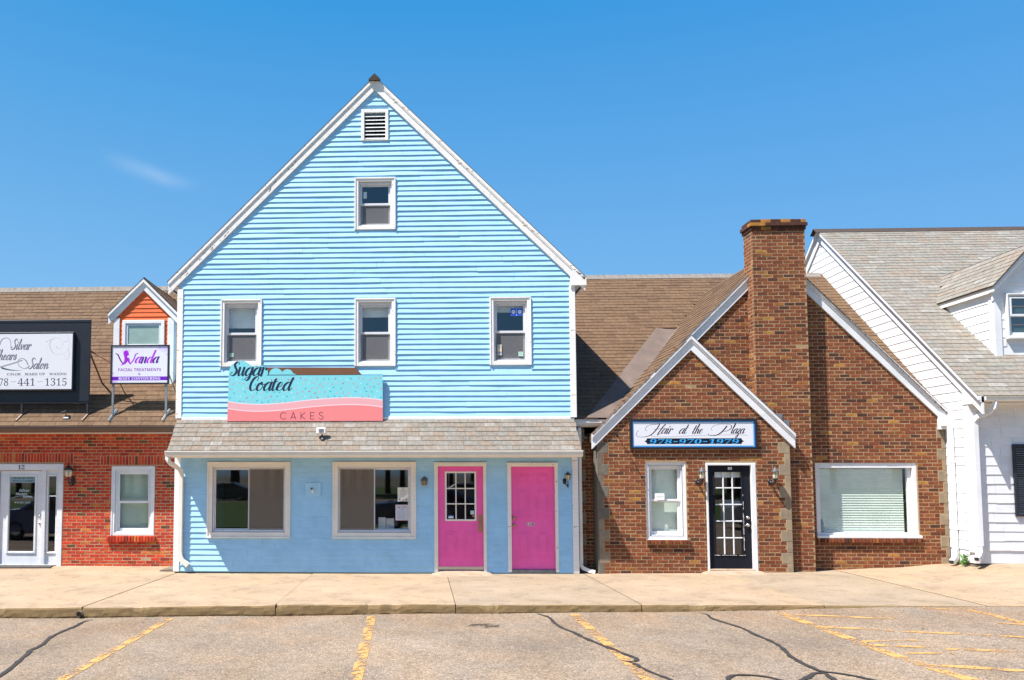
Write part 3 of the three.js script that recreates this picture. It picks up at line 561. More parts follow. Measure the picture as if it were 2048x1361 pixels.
/* ================================================================== the blue house */
const blueHouse = thing('blue_house', 'tall light blue clapboard house with steep gable and two pink doors', 'house');
{
  const B = blueHouse, R = 10.0, AX = -0.81;
  const w1 = { x0: -3.942, x1: -3.106, y0: 4.154, y1: 5.526, mid: 0.49 }, w2 = { x0: -1.209, x1: -0.388, y0: 4.146, y1: 5.523, mid: 0.49 }, w3 = { x0: 1.51, x1: 2.328, y0: 4.153, y1: 5.526, mid: 0.49 }, w4 = { x0: -1.214, x1: -0.385, y0: 6.945, y1: 8.018, mid: 0.5 };
  const vent = [-1.083, -0.527, 8.80, 9.457], wa = [-4.175, -2.5, 0.712, 2.22], wb = [-1.644, 0.015, 0.712, 2.22], d1 = [0.377, 1.412, 0.05, 2.187], d2 = [1.825, 2.821, 0.06, 2.18];
  const rc = (o) => [o.x0, o.x1, o.y0, o.y1];
  // the shell
  part(B, 'front_wall', slab([[-4.8, 0.02], [3.17, 0.02], [3.17, 5.86], [AX, 9.9], [-4.8, 5.86]], [w1, w2, w3, w4].map((o) => doubleHole(o)).concat([wa, wb].map(([a, b, c, d]) => [a + 0.09, b - 0.09, c + 0.09, d - 0.09]), [[d1[0] + 0.05, d1[1] - 0.05, 0.05, d1[3] - 0.04], [d2[0] + 0.05, d2[1] - 0.05, 0.05, d2[3] - 0.04], [vent[0] + 0.05, vent[1] - 0.05, vent[2] + 0.05, vent[3] - 0.05]]), -0.13, -0.004), M.blueC);
  part(B, 'side_wall', geoBox(-4.8, -4.68, 0.02, 5.86, -9, -0.13), M.blueC); part(B, 'side_wall', geoBox(3.05, 3.17, 0.02, 5.86, -9, -0.13), M.blueC);
  part(B, 'back_wall', slab([[-4.8, 0.02], [3.17, 0.02], [3.17, 5.86], [AX, 9.9], [-4.8, 5.86]], [], -9.12, -9.0), M.blueC);
  part(B, 'floor', geoBox(-4.67, 3.04, -0.1, 0.03, -8.99, -0.14), M.room); part(B, 'floor', geoBox(-4.67, 3.04, 2.6, 2.8, -8.99, -0.14), M.room); part(B, 'floor', geoBox(-4.67, 3.04, 5.7, 5.86, -8.99, -0.14), M.room);
  part(B, 'partition', geoBox(-4.67, 3.04, 0.03, 2.6, -3.6, -3.5), M.room);
  part(B, 'plinth', geoBox(-4.83, 3.2, -0.2, 0.055, -0.12, -0.03), M.foundation);
  // siding
  const up = (y) => (y < 5.79 ? [-4.725, 3.095] : [AX - (R - 0.05 - y), AX + (R - 0.05 - y)]);
  siding(B, { y0: 3.125, y1: 9.90, ex: 0.1052, z: 0, t: 0.0215, edge: up, rects: [rc(w1), rc(w2), rc(w3), rc(w4), vent], mats: [M.blue, M.blueB, M.blue, M.blueC, M.blueD], joints: 2.9 });
  siding(B, { y0: 0.045, y1: 2.36, ex: 0.1098, z: 0, t: 0.021, edge: () => [-4.725, 3.10], rects: [wa, wb, d1, d2], mats: [M.blue, M.blueB, M.blueC, M.blueD], joints: 3 });
  // trim
  part(B, 'corner_board', geoBox(-4.845, -4.725, 3.10, 5.745, -0.03, 0.03, 0.004), M.trim); part(B, 'corner_board', geoBox(3.095, 3.21, 3.10, 5.745, -0.03, 0.03, 0.004), M.trim);
  part(B, 'corner_board', geoBox(-4.845, -4.725, 0.03, 2.38, -0.03, 0.032, 0.004), M.trimClean); part(B, 'corner_board', geoBox(3.10, 3.215, 0.03, 2.38, -0.03, 0.032, 0.004), M.trim);
  part(B, 'water_table', geoBox(-4.72, 3.09, 3.062, 3.122, -0.01, 0.036, 0.006), M.trimClean);
  // gable rakes: a flat board, a crown above it, the dark edge of the roofing over that
  const rake = (s, T0, T1, z0, z1, m, n, ex = 0) => { const e = 4.22 + ex, P = (d, v) => [AX + s * d, 10.13 - d * 0.9985 - v]; const q = [P(0, T1), P(e, T1), P(e, T0), P(0, T0)]; return part(B, n, mb().prism(s > 0 ? q : q.reverse(), z0, z1), m); };
  const tRake = sized(tOld, 0.62);
  const rakeOld = mat([0.86, 0.83, 0.81], 0.65, { map: tRake });
  for (const s of [-1, 1]) {
    rake(s, 0.075, 0.275, 0.0, 0.048, s < 0 ? rakeOld : M.trim, 'rake_board'); rake(s, 0.0, 0.082, 0.0, 0.066, M.trim, 'rake_crown'); rake(s, 0.08, 0.11, 0.048, 0.06, M.trim, 'rake_bead', -0.01);
    rake(s, -0.012, 0.0, -9.3, 0.07, M.roofBase, 'roof_edge', 0.02);
    rake(s, 0.001, 0.15, -9.2, -0.001, M.roofBase, 'roof_deck', 0.0);
    part(B, 'eave_soffit', s < 0 ? geoBox(-5.02, -4.8, 5.80, 5.83, -9, -0.02) : geoBox(3.18, 3.4, 5.80, 5.83, -9, -0.02), M.soffit);
    part(B, 'eave_fascia', s < 0 ? geoBox(-5.04, -5.02, 5.76, 5.93, -9, -0.01) : geoBox(3.40, 3.42, 5.76, 5.93, -9, -0.01), M.trim);
  }
  part(B, 'eave_return', mb().prism([[3.095, 5.745], [3.43, 5.745], [3.43, 5.905], [3.2, 6.08], [3.12, 5.95]], 0.05, 0.066), M.trim);
  part(B, 'ridge_cap', mb().prism([[AX - 0.12, 10.03], [AX + 0.12, 10.03], [AX + 0.12, 10.055], [AX, 10.175], [AX - 0.12, 10.055]], -9.3, 0.115), M.capDark);
  // a few flaked patches where the left rake has lost its paint
  for (let i = 0; i < 26; i++) { const d = i < 18 ? rr(3.0, 4.1) : rr(1.5, 2.4), v = rr(0.09, 0.25), l = rr(0.015, 0.07), x = AX - d, y = 10.13 - d * 0.9985 - v; const q = [[x, y], [x + l, y + l * 0.95], [x + l * 0.8, y + l * 0.95 + rr(0.004, 0.014)], [x + l * 0.1, y + rr(0.006, 0.018)]]; part(B, 'bare_patch', mb().prism(q, 0.046, 0.0495), i % 3 ? M.roofBase : M.bark); }
  // vent
  { const v = sub(B, 'gable_vent'); part(v, 'frame', frameMB(...vent, 0.062, -0.01, 0.036, 0.005, 0.07, 0.015), M.trim);
    for (let i = 0; i < 7; i++) { const y = 8.845 + i * 0.0765; part(v, 'slat', mb().quad([vent[0] + 0.06, y, 0.022], [vent[1] - 0.06, y, 0.022], [vent[1] - 0.06, y + 0.055, -0.045], [vent[0] + 0.06, y + 0.055, -0.045]).quad([vent[0] + 0.06, y - 0.010, 0.022], [vent[1] - 0.06, y - 0.010, 0.022], [vent[1] - 0.06, y, 0.022], [vent[0] + 0.06, y, 0.022]), M.trim); }
  }
  // upper windows
  doubleHung(B, { ...w1, blind: 0.68 * 0.5, label: 'upper window with half lowered pale blind' }); doubleHung(B, { ...w2, blind: 0.15 }); doubleHung(B, { ...w3, blind: 0.08 }); doubleHung(B, { ...w4 });
  // sliding windows of the shop
  for (const [[a, b, c, d], scr] of [[wa, 1], [wb, 0]]) {
    const w = sub(B, 'sliding_window'), cw = 0.105, xa = a + cw, xb = b - cw, ya = c + cw, yb = d - cw, xm = (xa + xb) / 2 + (scr ? -0.01 : 0);
    part(w, 'casing', frameMB(a, b, c, d, cw, -0.005, 0.03, 0.006).box(a - 0.004, a + 0.025, c, d + 0.003, -0.004, 0.045, 0.004).box(b - 0.025, b + 0.004, c, d + 0.003, -0.004, 0.045, 0.004).box(a + 0.02, b - 0.02, d - 0.025, d + 0.004, -0.004, 0.046, 0.004).box(a - 0.004, b + 0.004, c - 0.012, c + 0.02, -0.004, 0.052, 0.004), M.cream);
    part(w, 'frame', frameMB(xa, xb, ya, yb, 0.03, -0.11, -0.012, 0.003, 0.03, 0.045), M.vinyl);
    for (const [p, q, zz] of [[xa + 0.03, xm + 0.012, -0.045], [xm - 0.012, xb - 0.03, -0.075]]) { part(w, 'sash', frameMB(p, q, ya + 0.045, yb - 0.03, 0.024, zz - 0.024, zz, 0.002), M.vinyl); part(w, 'pane', pane(p + 0.024, q - 0.024, ya + 0.069, yb - 0.054, zz - 0.012), M.glass); }
    part(w, 'insect_screen', scr ? pane(xm + 0.012, xb - 0.03, ya + 0.045, yb - 0.03, -0.022) : pane(xa + 0.03, xm - 0.012, ya + 0.045, yb - 0.03, -0.022), M.screen);
  }
  // doors
  const doorFrame = (D, [a, b, c, d], m) => { part(D, 'frame', mb().box(a, a + 0.075, c, d, -0.1, 0.034, 0.005).box(b - 0.062, b, c, d, -0.1, 0.034, 0.005).box(a + 0.075, b - 0.062, d - 0.055, d, -0.1, 0.033, 0.005).box(a - 0.005, b + 0.005, d, d + 0.022, -0.004, 0.05, 0.004), m); };
  { const D = sub(B, 'door', 'pink door with nine small white framed panes'); doorFrame(D, d1, M.cream);
    const s = [0.455, 1.348, 0.145, 2.13], g = [0.605, 1.203, 1.059, 2.018];
    part(D, 'leaf', slab([[s[0], s[2]], [s[1], s[2]], [s[1], s[3]], [s[0], s[3]]], [g], -0.075, -0.03), M.pink);
    for (const [p, q, y, t] of [[0.60, 0.83, 0.34, 0.83], [0.97, 1.20, 0.34, 0.83]]) part(D, 'panel', mb().box(p, q, y, t, -0.031, -0.024, 0.006).box(p + 0.045, q - 0.045, y + 0.045, t - 0.045, -0.025, -0.018, 0.006), M.pink);
    part(D, 'glazing_frame', frameMB(g[0] - 0.012, g[1] + 0.012, g[2] - 0.012, g[3] + 0.012, 0.034, -0.07, -0.018, 0.004), M.cream);
    const gw = (g[1] - g[0] - 0.044) / 3, gh = (g[3] - g[2] - 0.044) / 3;
    for (let i = 1; i < 3; i++) part(D, 'muntin', mb().box(g[0] + 0.022 + i * gw - 0.011, g[0] + 0.022 + i * gw + 0.011, g[2] + 0.02, g[3] - 0.02, -0.05, -0.022, 0.004), M.cream);
    for (let j = 1; j < 3; j++) part(D, 'muntin', mb().box(g[0] + 0.02, g[1] - 0.02, g[2] + 0.022 + j * gh - 0.011, g[2] + 0.022 + j * gh + 0.011, -0.051, -0.023, 0.004), M.cream);
    for (let i = 0; i < 3; i++) for (let j = 0; j < 3; j++) part(D, 'pane', pane(g[0] + 0.022 + i * gw, g[0] + 0.022 + (i + 1) * gw, g[2] + 0.022 + j * gh, g[2] + 0.022 + (j + 1) * gh, -0.052), M.glass);
    part(D, 'handle_plate', mb().box(1.256, 1.322, 0.83, 1.17, -0.032, -0.02, 0.004).add(new THREE.CylinderGeometry(0.021, 0.024, 0.03, 16).rotateX(Math.PI / 2).toNonIndexed(), T(1.289, 1.11, -0.012)), M.brass);
    part(D, 'pull_handle', tube([[1.289, 1.05, -0.02], [1.289, 1.045, 0.02], [1.289, 0.97, 0.032], [1.289, 0.89, 0.022], [1.289, 0.87, -0.02]], 0.0095), M.brass);
    part(D, 'sweep', geoBox(0.452, 1.35, 0.085, 0.15, -0.075, -0.022, 0.004), M.steel); part(D, 'threshold', geoBox(0.44, 1.37, 0.03, 0.082, -0.1, 0.02, 0.006), M.zinc);
    const lab = (x0, x1, y0, y1, f, n) => part(D, 'sticker', pane(x0, x1, y0, y1, -0.047), mat([1, 1, 1], 0.6, { map: canvasTex(64, 48, f) }), n);
    lab(0.66, 0.76, 1.10, 1.155, (c) => { c.fillStyle = '#eee'; c.fillRect(0, 0, 64, 48); c.fillStyle = '#3a86c8'; c.fillRect(0, 0, 64, 18); }, 'white and blue sticker');
    lab(1.10, 1.17, 1.175, 1.25, (c) => { c.fillStyle = '#cfe0e4'; c.fillRect(0, 0, 64, 48); c.fillStyle = '#7d9098'; for (let i = 8; i < 44; i += 9) c.fillRect(8, i, 46, 3); }, 'small pale notice');
    lab(1.12, 1.175, 1.12, 1.16, (c) => { c.fillStyle = '#20304a'; c.fillRect(0, 0, 64, 48); c.fillStyle = '#e33'; c.beginPath(); c.arc(26, 24, 15, 0, 7); c.fill(); c.fillStyle = '#f3a33a'; c.beginPath(); c.arc(40, 24, 15, 0, 7); c.fill(); }, 'payment card sticker'); }
  { const D = sub(B, 'door', 'solid pink six panel door numbered 13B'); doorFrame(D, d2, M.trim);
    part(D, 'leaf', geoBox(1.905, 2.757, 0.10, 2.124, -0.075, -0.03, 0.002), M.pink);
    for (const [p, q] of [[2.03, 2.25], [2.41, 2.63]]) for (const [y, t] of [[0.32, 0.83], [1.09, 1.66], [1.80, 1.98]]) part(D, 'panel', mb().box(p, q, y, t, -0.031, -0.025, 0.005).box(p + 0.04, q - 0.04, y + 0.035, t - 0.035, -0.026, -0.020, 0.005), M.pink);
    for (const y of [1.108, 0.963]) part(D, y > 1 ? 'deadbolt' : 'knob', lathe([[0.001, 0.05], [0.02, 0.05], [0.029, 0.038], [0.026, 0.02], [0.016, 0.012], [0.03, 0.008], [0.031, 0], [0.001, 0]]).rotateX(Math.PI / 2).translate(1.945, y, -0.03), M.brass);
    part(D, 'number', pane(2.19, 2.368, 0.938, 1.036, -0.0285), mat([1, 1, 1], 0.6, { transparent: true, map: canvasTex(176, 96, (c) => { c.clearRect(0, 0, 176, 96); c.font = 'bold 84px sans-serif'; c.textBaseline = 'middle'; c.lineWidth = 12; c.lineJoin = 'round'; for (const [t, x] of [['1', 8], ['3', 52], ['B', 112]]) { c.save(); c.translate(x, 50); c.scale(0.92, 1); c.strokeStyle = '#f2e6ea'; c.strokeText(t, 0, 0); c.fillStyle = '#0d0d10'; c.fillText(t, 0, 0); c.restore(); } }) }));
    part(D, 'threshold', geoBox(1.89, 2.77, 0.03, 0.098, -0.1, 0.012, 0.005), M.zinc); }
  // the pent roof over the shop front
  part(B, 'pent_roof_deck', mb().prismX([[0.0, 3.075], [0.61, 2.435], [0.61, 2.40], [0.0, 2.34]].reverse(), -4.80, 3.155), M.roofBasePale);
  { const L = [], o = [-4.815, 2.432, 0.632], v = [0, 0.652, -0.622], Ls = Math.hypot(v[1], v[2]);
    shingles(L, { o, u: [1, 0, 0], v, Wd: 7.98, L: Ls, ex: Ls / 7 - 1e-4, tw: [0.13, 0.29], thick: 0.011, weights: [8, 7, 5, 7, 2.5, 6, 3] });
    emitPieces(B, 'shingle', L, PALE, stuffShingle, 300); }
  part(B, 'pent_fascia', geoBox(-4.815, 3.165, 2.30, 2.43, 0.58, 0.612, 0.003), M.cream); part(B, 'pent_soffit', geoBox(-4.81, 3.16, 2.302, 2.325, 0.0, 0.58), M.cream);
  part(B, 'gutter', mb().prismX([[0.613, 2.425], [0.613, 2.305], [0.665, 2.305], [0.70, 2.345], [0.705, 2.395], [0.72, 2.405], [0.72, 2.425]], -4.84, 3.18), M.gutter);
  { const d = sub(B, 'downspout'); const X = -4.70;
    part(d, 'outlet_bend', sweep([[X - 0.09, 2.31, 0.665], [X - 0.09, 2.25, 0.66], [X - 0.07, 2.19, 0.60], [X - 0.03, 2.12, 0.30], [X, 2.05, 0.11], [X, 1.97, 0.075]], 0.085, 0.075), M.gutter);
    part(d, 'pipe', geoBox(X - 0.05, X + 0.05, 0.40, 2.0, 0.036, 0.105, 0.01), M.gutter);
    const el = []; for (let i = 0; i <= 14; i++) { const a = i / 14 * 1.0; el.push([X + 0.22 * (1 - Math.cos(a)) * 0.9, 0.41 - 0.22 * Math.sin(a), 0.072, i % 2 ? 1.12 : 1]); } el.push([X + 0.17, 0.16, 0.072, 1.05]);
    part(d, 'elbow', sweep(el, 0.07, 0.095), M.gutter); }
  { const d = sub(B, 'downspout'); part(d, 'pipe', geoBox(3.24, 3.31, 0.2, 2.9, -0.14, -0.06, 0.01), M.gutter); part(d, 'elbow', sweep([[3.27, 0.24, -0.10], [3.275, 0.17, -0.09], [3.31, 0.12, -0.06], [3.42, 0.075, 0.0], [3.52, 0.055, 0.04]], 0.085, 0.07), M.gutter); }
  // little painted cover with an outlet on the wall
  { const c = sub(B, 'hose_cover'); part(c, 'plate', geoBox(-2.195, -1.882, 1.539, 1.808, 0.008, 0.05, 0.008), M.blueC); part(c, 'spigot', lathe([[0.001, 0.05], [0.022, 0.045], [0.03, 0.02], [0.026, 0], [0.001, 0]], 12).rotateX(Math.PI / 2).scale(0.9, 1.5, 1).translate(-2.045, 1.64, 0.05), M.cream); part(c, 'nozzle', geoBox(-2.075, -2.04, 1.665, 1.70, 0.05, 0.085, 0.006), M.iron); }
}

/* ================================================================== the red brick shop on the left */
const redShop = thing('red_brick_shop', 'low red brick shop with brown shingle roof and white door number 12', 'shop building');
{
  const S = redShop, Z = -1.0, door = [-9.12, -7.585, -0.02, 2.195], win = [-6.524, -5.592, 0.665, 2.141];
  part(S, 'mortar_wall', slab([[-13, -0.1], [-4.84, -0.1], [-4.84, 2.88], [-13, 2.88]], [door, win], Z - 0.2, Z - 0.0025), M.mortarPale);
  part(S, 'back_wall', geoBox(-13, -4.84, -0.1, 2.88, -7.6, -7.4), M.mortarPale); part(S, 'side_wall', geoBox(-13, -12.8, -0.1, 2.88, -7.4, -1.2), M.mortarPale); part(S, 'side_wall', geoBox(-5.02, -4.84, -0.1, 2.88, -7.4, -1.2), M.mortarPale);
  part(S, 'floor', geoBox(-12.8, -5.02, -0.1, 0.02, -7.4, -1.21), M.room); part(S, 'ceiling', geoBox(-12.8, -5.02, 2.75, 2.86, -7.4, -1.21), M.room); part(S, 'partition', geoBox(-12.8, -5.02, 0.02, 2.75, -3.6, -3.5), M.room);
  const L = [], sol1 = [-9.4, -7.38, 2.228, 2.434], sol2 = [-6.781, -5.412, 2.173, 2.367], sill = [-6.60, -5.54, 0.53, 0.66];
  courses(L, { x0: -12.99, x1: -4.85, y0: 0.0, y1: 2.87, ch: 0.0677, z: Z, weights: WRED, free: cutRects([door, win, sol1, sol2, [sill[0], sill[1], sill[2] + 0.04, sill[3]]].map(([a, b, c, d]) => [a - 0.004, b + 0.004, c, d])), seen: (x) => x > -9.05 });
  upright(L, sol1[0], sol1[1], sol1[2], sol1[3], Z + 0.001, WRED); upright(L, sol2[0], sol2[1], sol2[2], sol2[3], Z + 0.001, WRED); upright(L, sill[0], sill[1], sill[2], sill[3], Z + 0.06, WRED, 1.5);
  emitPieces(S, 'brick', L, RED, stuffBrick, 300);
  // eaves and roof
  part(S, 'gutter', mb().prismX([[-0.6, 2.86], [-0.56, 2.85], [-0.50, 2.875], [-0.485, 2.93], [-0.485, 2.965], [-0.6, 2.965]], -13, -4.86), M.brownMetal);
  part(S, 'drip_edge', mb().box(-13, -4.86, 2.966, 2.982, -0.62, -0.475), M.flashing); part(S, 'soffit', geoBox(-13, -4.86, 2.85, 2.862, -1.0, -0.6), M.soffit);
  part(S, 'roof_deck', mb().prismX([[-0.5, 2.982], [-4.35, 6.832], [-4.35, 6.70], [-0.62, 2.97]], -13, -4.86).prismX([[-4.35, 6.832], [-8.2, 2.982], [-8.2, 2.90], [-4.35, 6.70]], -13, -4.86).prismX([[-1.02, 2.88], [-4.35, 6.2], [-7.5, 2.88]], -12.99, -12.9), M.roofBase);
  const Rf = []; shingles(Rf, { o: [-12.2, 2.985, -0.485], u: [1, 0, 0], v: [0, 1, -1], Wd: 7.34, L: 5.44, ex: 0.1432, tw: [0.19, 0.36], thick: 0.011, weights: [6, 5, 4, 3, 5], seen: (p) => p.x > -6.7 - (p.y - 3) * 0.02 || p.y > 5.0 || p.y < 3.5 });
  emitPieces(S, 'shingle', Rf, BROWN, stuffShingle, 300);
  for (let x = -12.9; x < -4.95; x += 0.24) part(S, 'ridge_cap', mb().prismX([[-4.20, 6.70], [-4.19, 6.72], [-4.35, 6.875], [-4.35, 6.84]].reverse(), x, x + 0.236).prismX([[-4.35, 6.84], [-4.35, 6.875], [-4.51, 6.72], [-4.50, 6.70]].reverse(), x, x + 0.236), M.cap);
  // the orange dormer
  { const d = sub(S, 'dormer', 'small orange clapboard dormer with white trim'), AX = -6.06, AY = 6.34, zf = -1.5;
    part(d, 'body', mb().prism([[-6.71, 3.6], [-5.385, 3.6], [-5.385, 5.5], [AX, 6.17], [-6.71, 5.5]], -4.1, zf), M.orange);
    const wn = [-6.535, -5.583, 4.60, 5.416];
    siding(d, { y0: 3.93, y1: 6.12, ex: 0.098, z: zf, t: 0.014, edge: (y) => (y < 5.45 ? [-6.60, -5.505] : [AX - (6.16 - y) * 1.02, AX + (6.16 - y) * 1.02]), rects: [[wn[0], wn[1], wn[2], wn[3]]], mats: [M.orange], name: 'clapboard' });
    part(d, 'corner_board', geoBox(-6.735, -6.60, 3.93, 5.46, zf - 0.02, zf + 0.032, 0.005), M.trimClean); part(d, 'corner_board', geoBox(-5.51, -5.365, 3.93, 5.46, zf - 0.02, zf + 0.032, 0.005), M.trimClean); part(d, 'side_board', geoBox(-5.385, -5.355, 3.93, 5.46, zf - 0.12, zf - 0.02), M.trimClean);
    for (const s of [-1, 1]) {
      const P = (q, v) => [AX + s * q, AY - q * 0.985 - v], band = (t0, t1, z0, z1, m, n, e = 0.79) => { const q = [P(0, t1), P(e, t1), P(e, t0), P(0, t0)]; part(d, n, mb().prism(s > 0 ? q : q.reverse(), z0, z1), m); };
      band(0.06, 0.245, zf, zf + 0.05, M.trimClean, 'rake_board'); band(0, 0.07, zf, zf + 0.085, M.trimClean, 'rake_crown'); band(-0.012, 0.0, -4.2, zf + 0.088, M.roofBase, 'roof_edge', 0.80); band(0.001, 0.10, -4.1, zf - 0.001, M.trimClean, 'roof_deck', 0.79);
      const R2 = []; shingles(R2, { o: s < 0 ? [AX - 0.80, AY - 0.77, -4.085] : [AX + 0.80, AY - 0.77, zf + 0.085], u: [0, 0, s < 0 ? 1 : -1], v: [-s, 0.985, 0], Wd: 2.66, L: 1.13, ex: 0.141, tw: [0.2, 0.36], thick: 0.008, weights: [6, 5, 4, 3, 5] });
      emitPieces(d, 'shingle', R2, BROWN, stuffShingle, 0);
    } }
  { const w = sub(S, 'dormer_window'), a = -6.535, b = -5.583, c = 4.60, dd = 5.416, zf = -1.5;
    part(w, 'casing', frameMB(a, b, c, dd, 0.075, zf - 0.002, zf + 0.04, 0.005), M.trimClean); part(w, 'sash', frameMB(a + 0.075, b - 0.075, c + 0.075, dd - 0.075, 0.05, zf - 0.001, zf + 0.022, 0.004, 0.05, 0.2), M.vinyl);
    part(w, 'shade', pane(a + 0.11, b - 0.11, c + 0.2, dd - 0.11, zf + 0.006), M.shade); part(w, 'pane', pane(a + 0.12, b - 0.12, c + 0.26, dd - 0.12, zf + 0.014), M.glassOld); }
  // door and sidelight
  { const D = sub(S, 'door', 'white entrance door with long glass and narrow sidelight');
    part(D, 'frame', mb().box(-9.12, -9.0, 0, 2.195, Z - 0.12, Z + 0.012, 0.006).box(-7.70, -7.585, 0.0, 2.195, Z - 0.12, Z + 0.012, 0.006).box(-9.0, -7.70, 2.06, 2.195, Z - 0.12, Z + 0.011, 0.006).box(-8.045, -7.965, 0.0, 2.06, Z - 0.12, Z + 0.005, 0.005).box(-7.965, -7.70, 0.0, 0.04, Z - 0.12, Z + 0.008), M.white);
    part(D, 'leaf', slab([[-8.985, 0.04], [-8.05, 0.04], [-8.05, 2.05], [-8.985, 2.05]], [[-8.79, -8.215, 0.31, 1.93]], Z - 0.09, Z - 0.045), M.white);
    part(D, 'leaf_moulding', frameMB(-8.83, -8.175, 0.27, 1.97, 0.045, Z - 0.08, Z - 0.025, 0.008), M.white); part(D, 'pane', pane(-8.79, -8.215, 0.31, 1.93, Z - 0.065), M.glass);
    part(D, 'sidelight_panel', slab([[-7.965, 0.04], [-7.70, 0.04], [-7.70, 2.06], [-7.965, 2.06]], [[-7.925, -7.745, 0.31, 1.93]], Z - 0.09, Z - 0.045), M.white); part(D, 'sidelight_moulding', frameMB(-7.955, -7.715, 0.27, 1.97, 0.035, Z - 0.08, Z - 0.025, 0.006), M.white);
    part(D, 'sidelight_pane', pane(-7.925, -7.745, 0.31, 1.93, Z - 0.065), M.glass);
    for (const y of [1.076, 0.93]) part(D, y > 1 ? 'deadbolt' : 'lever_handle', mb().add(lathe([[0.001, 0.03], [0.024, 0.028], [0.031, 0.01], [0.031, 0], [0.001, 0]]).rotateX(Math.PI / 2).toNonIndexed(), T(-8.10, y, Z - 0.045)).box(-8.105, y > 1 ? -8.095 : -8.00, y - 0.01, y + 0.01, Z - 0.03, Z - 0.012, 0.003), M.steel);
    part(D, 'threshold', geoBox(-9.0, -7.70, 0.0, 0.04, Z - 0.12, Z + 0.03, 0.005), M.zinc);
    part(D, 'number', pane(-8.60, -8.42, 2.064, 2.188, Z + 0.0135), mat([1, 1, 1], 0.6, { transparent: true, map: number('12', 128, 96) }));
    const script = (c, w, h) => { c.clearRect(0, 0, w, h); c.fillStyle = 'rgba(150,185,195,0.65)'; c.fillRect(0, 0, w, h * 0.15); c.fillStyle = '#1b2a33'; c.textAlign = 'center'; c.font = 'bold 30px serif'; c.save(); c.translate(w / 2, 24); c.scale(1.3, 0.7); c.fillText('WALK INS', 0, 0); c.fillText('WELCOME', 0, 40); c.restore();
      c.fillStyle = c.strokeStyle = 'rgba(205,222,226,0.85)'; c.save(); c.transform(1, 0, -0.25, 1, 60, 0); c.font = 'bold 34px serif'; c.fillText('Silvar', w / 2 - 10, h * 0.36); c.fillText('Shears', w / 2 - 30, h * 0.36 + 34); c.fillText('Salon', w / 2 + 40, h * 0.36 + 60); c.restore(); c.lineWidth = 3; c.beginPath(); c.moveTo(20, h * 0.52); c.quadraticCurveTo(100, h * 0.42, 240, h * 0.5); c.stroke(); c.font = 'bold 26px serif'; c.fillText('978 441 1315', w / 2, h * 0.64); };
    part(D, 'window_lettering', pane(-8.785, -8.22, 1.02, 1.925, Z - 0.062), mat([1, 1, 1], 0.6, { transparent: true, map: canvasTex(256, 412, script) })); }
  doubleHung(S, { x0: win[0], x1: win[1], y0: win[2], y1: win[3], z: Z - 0.02, cw: 0.075, casing: M.white, sash: M.white, screen: false, blind: 0.98, blindMat: M.shade, glass: M.glassOld, proud: 0.012, mid: 0.485, fw: 0.03, st: 0.05, cb: 0.06 });
}

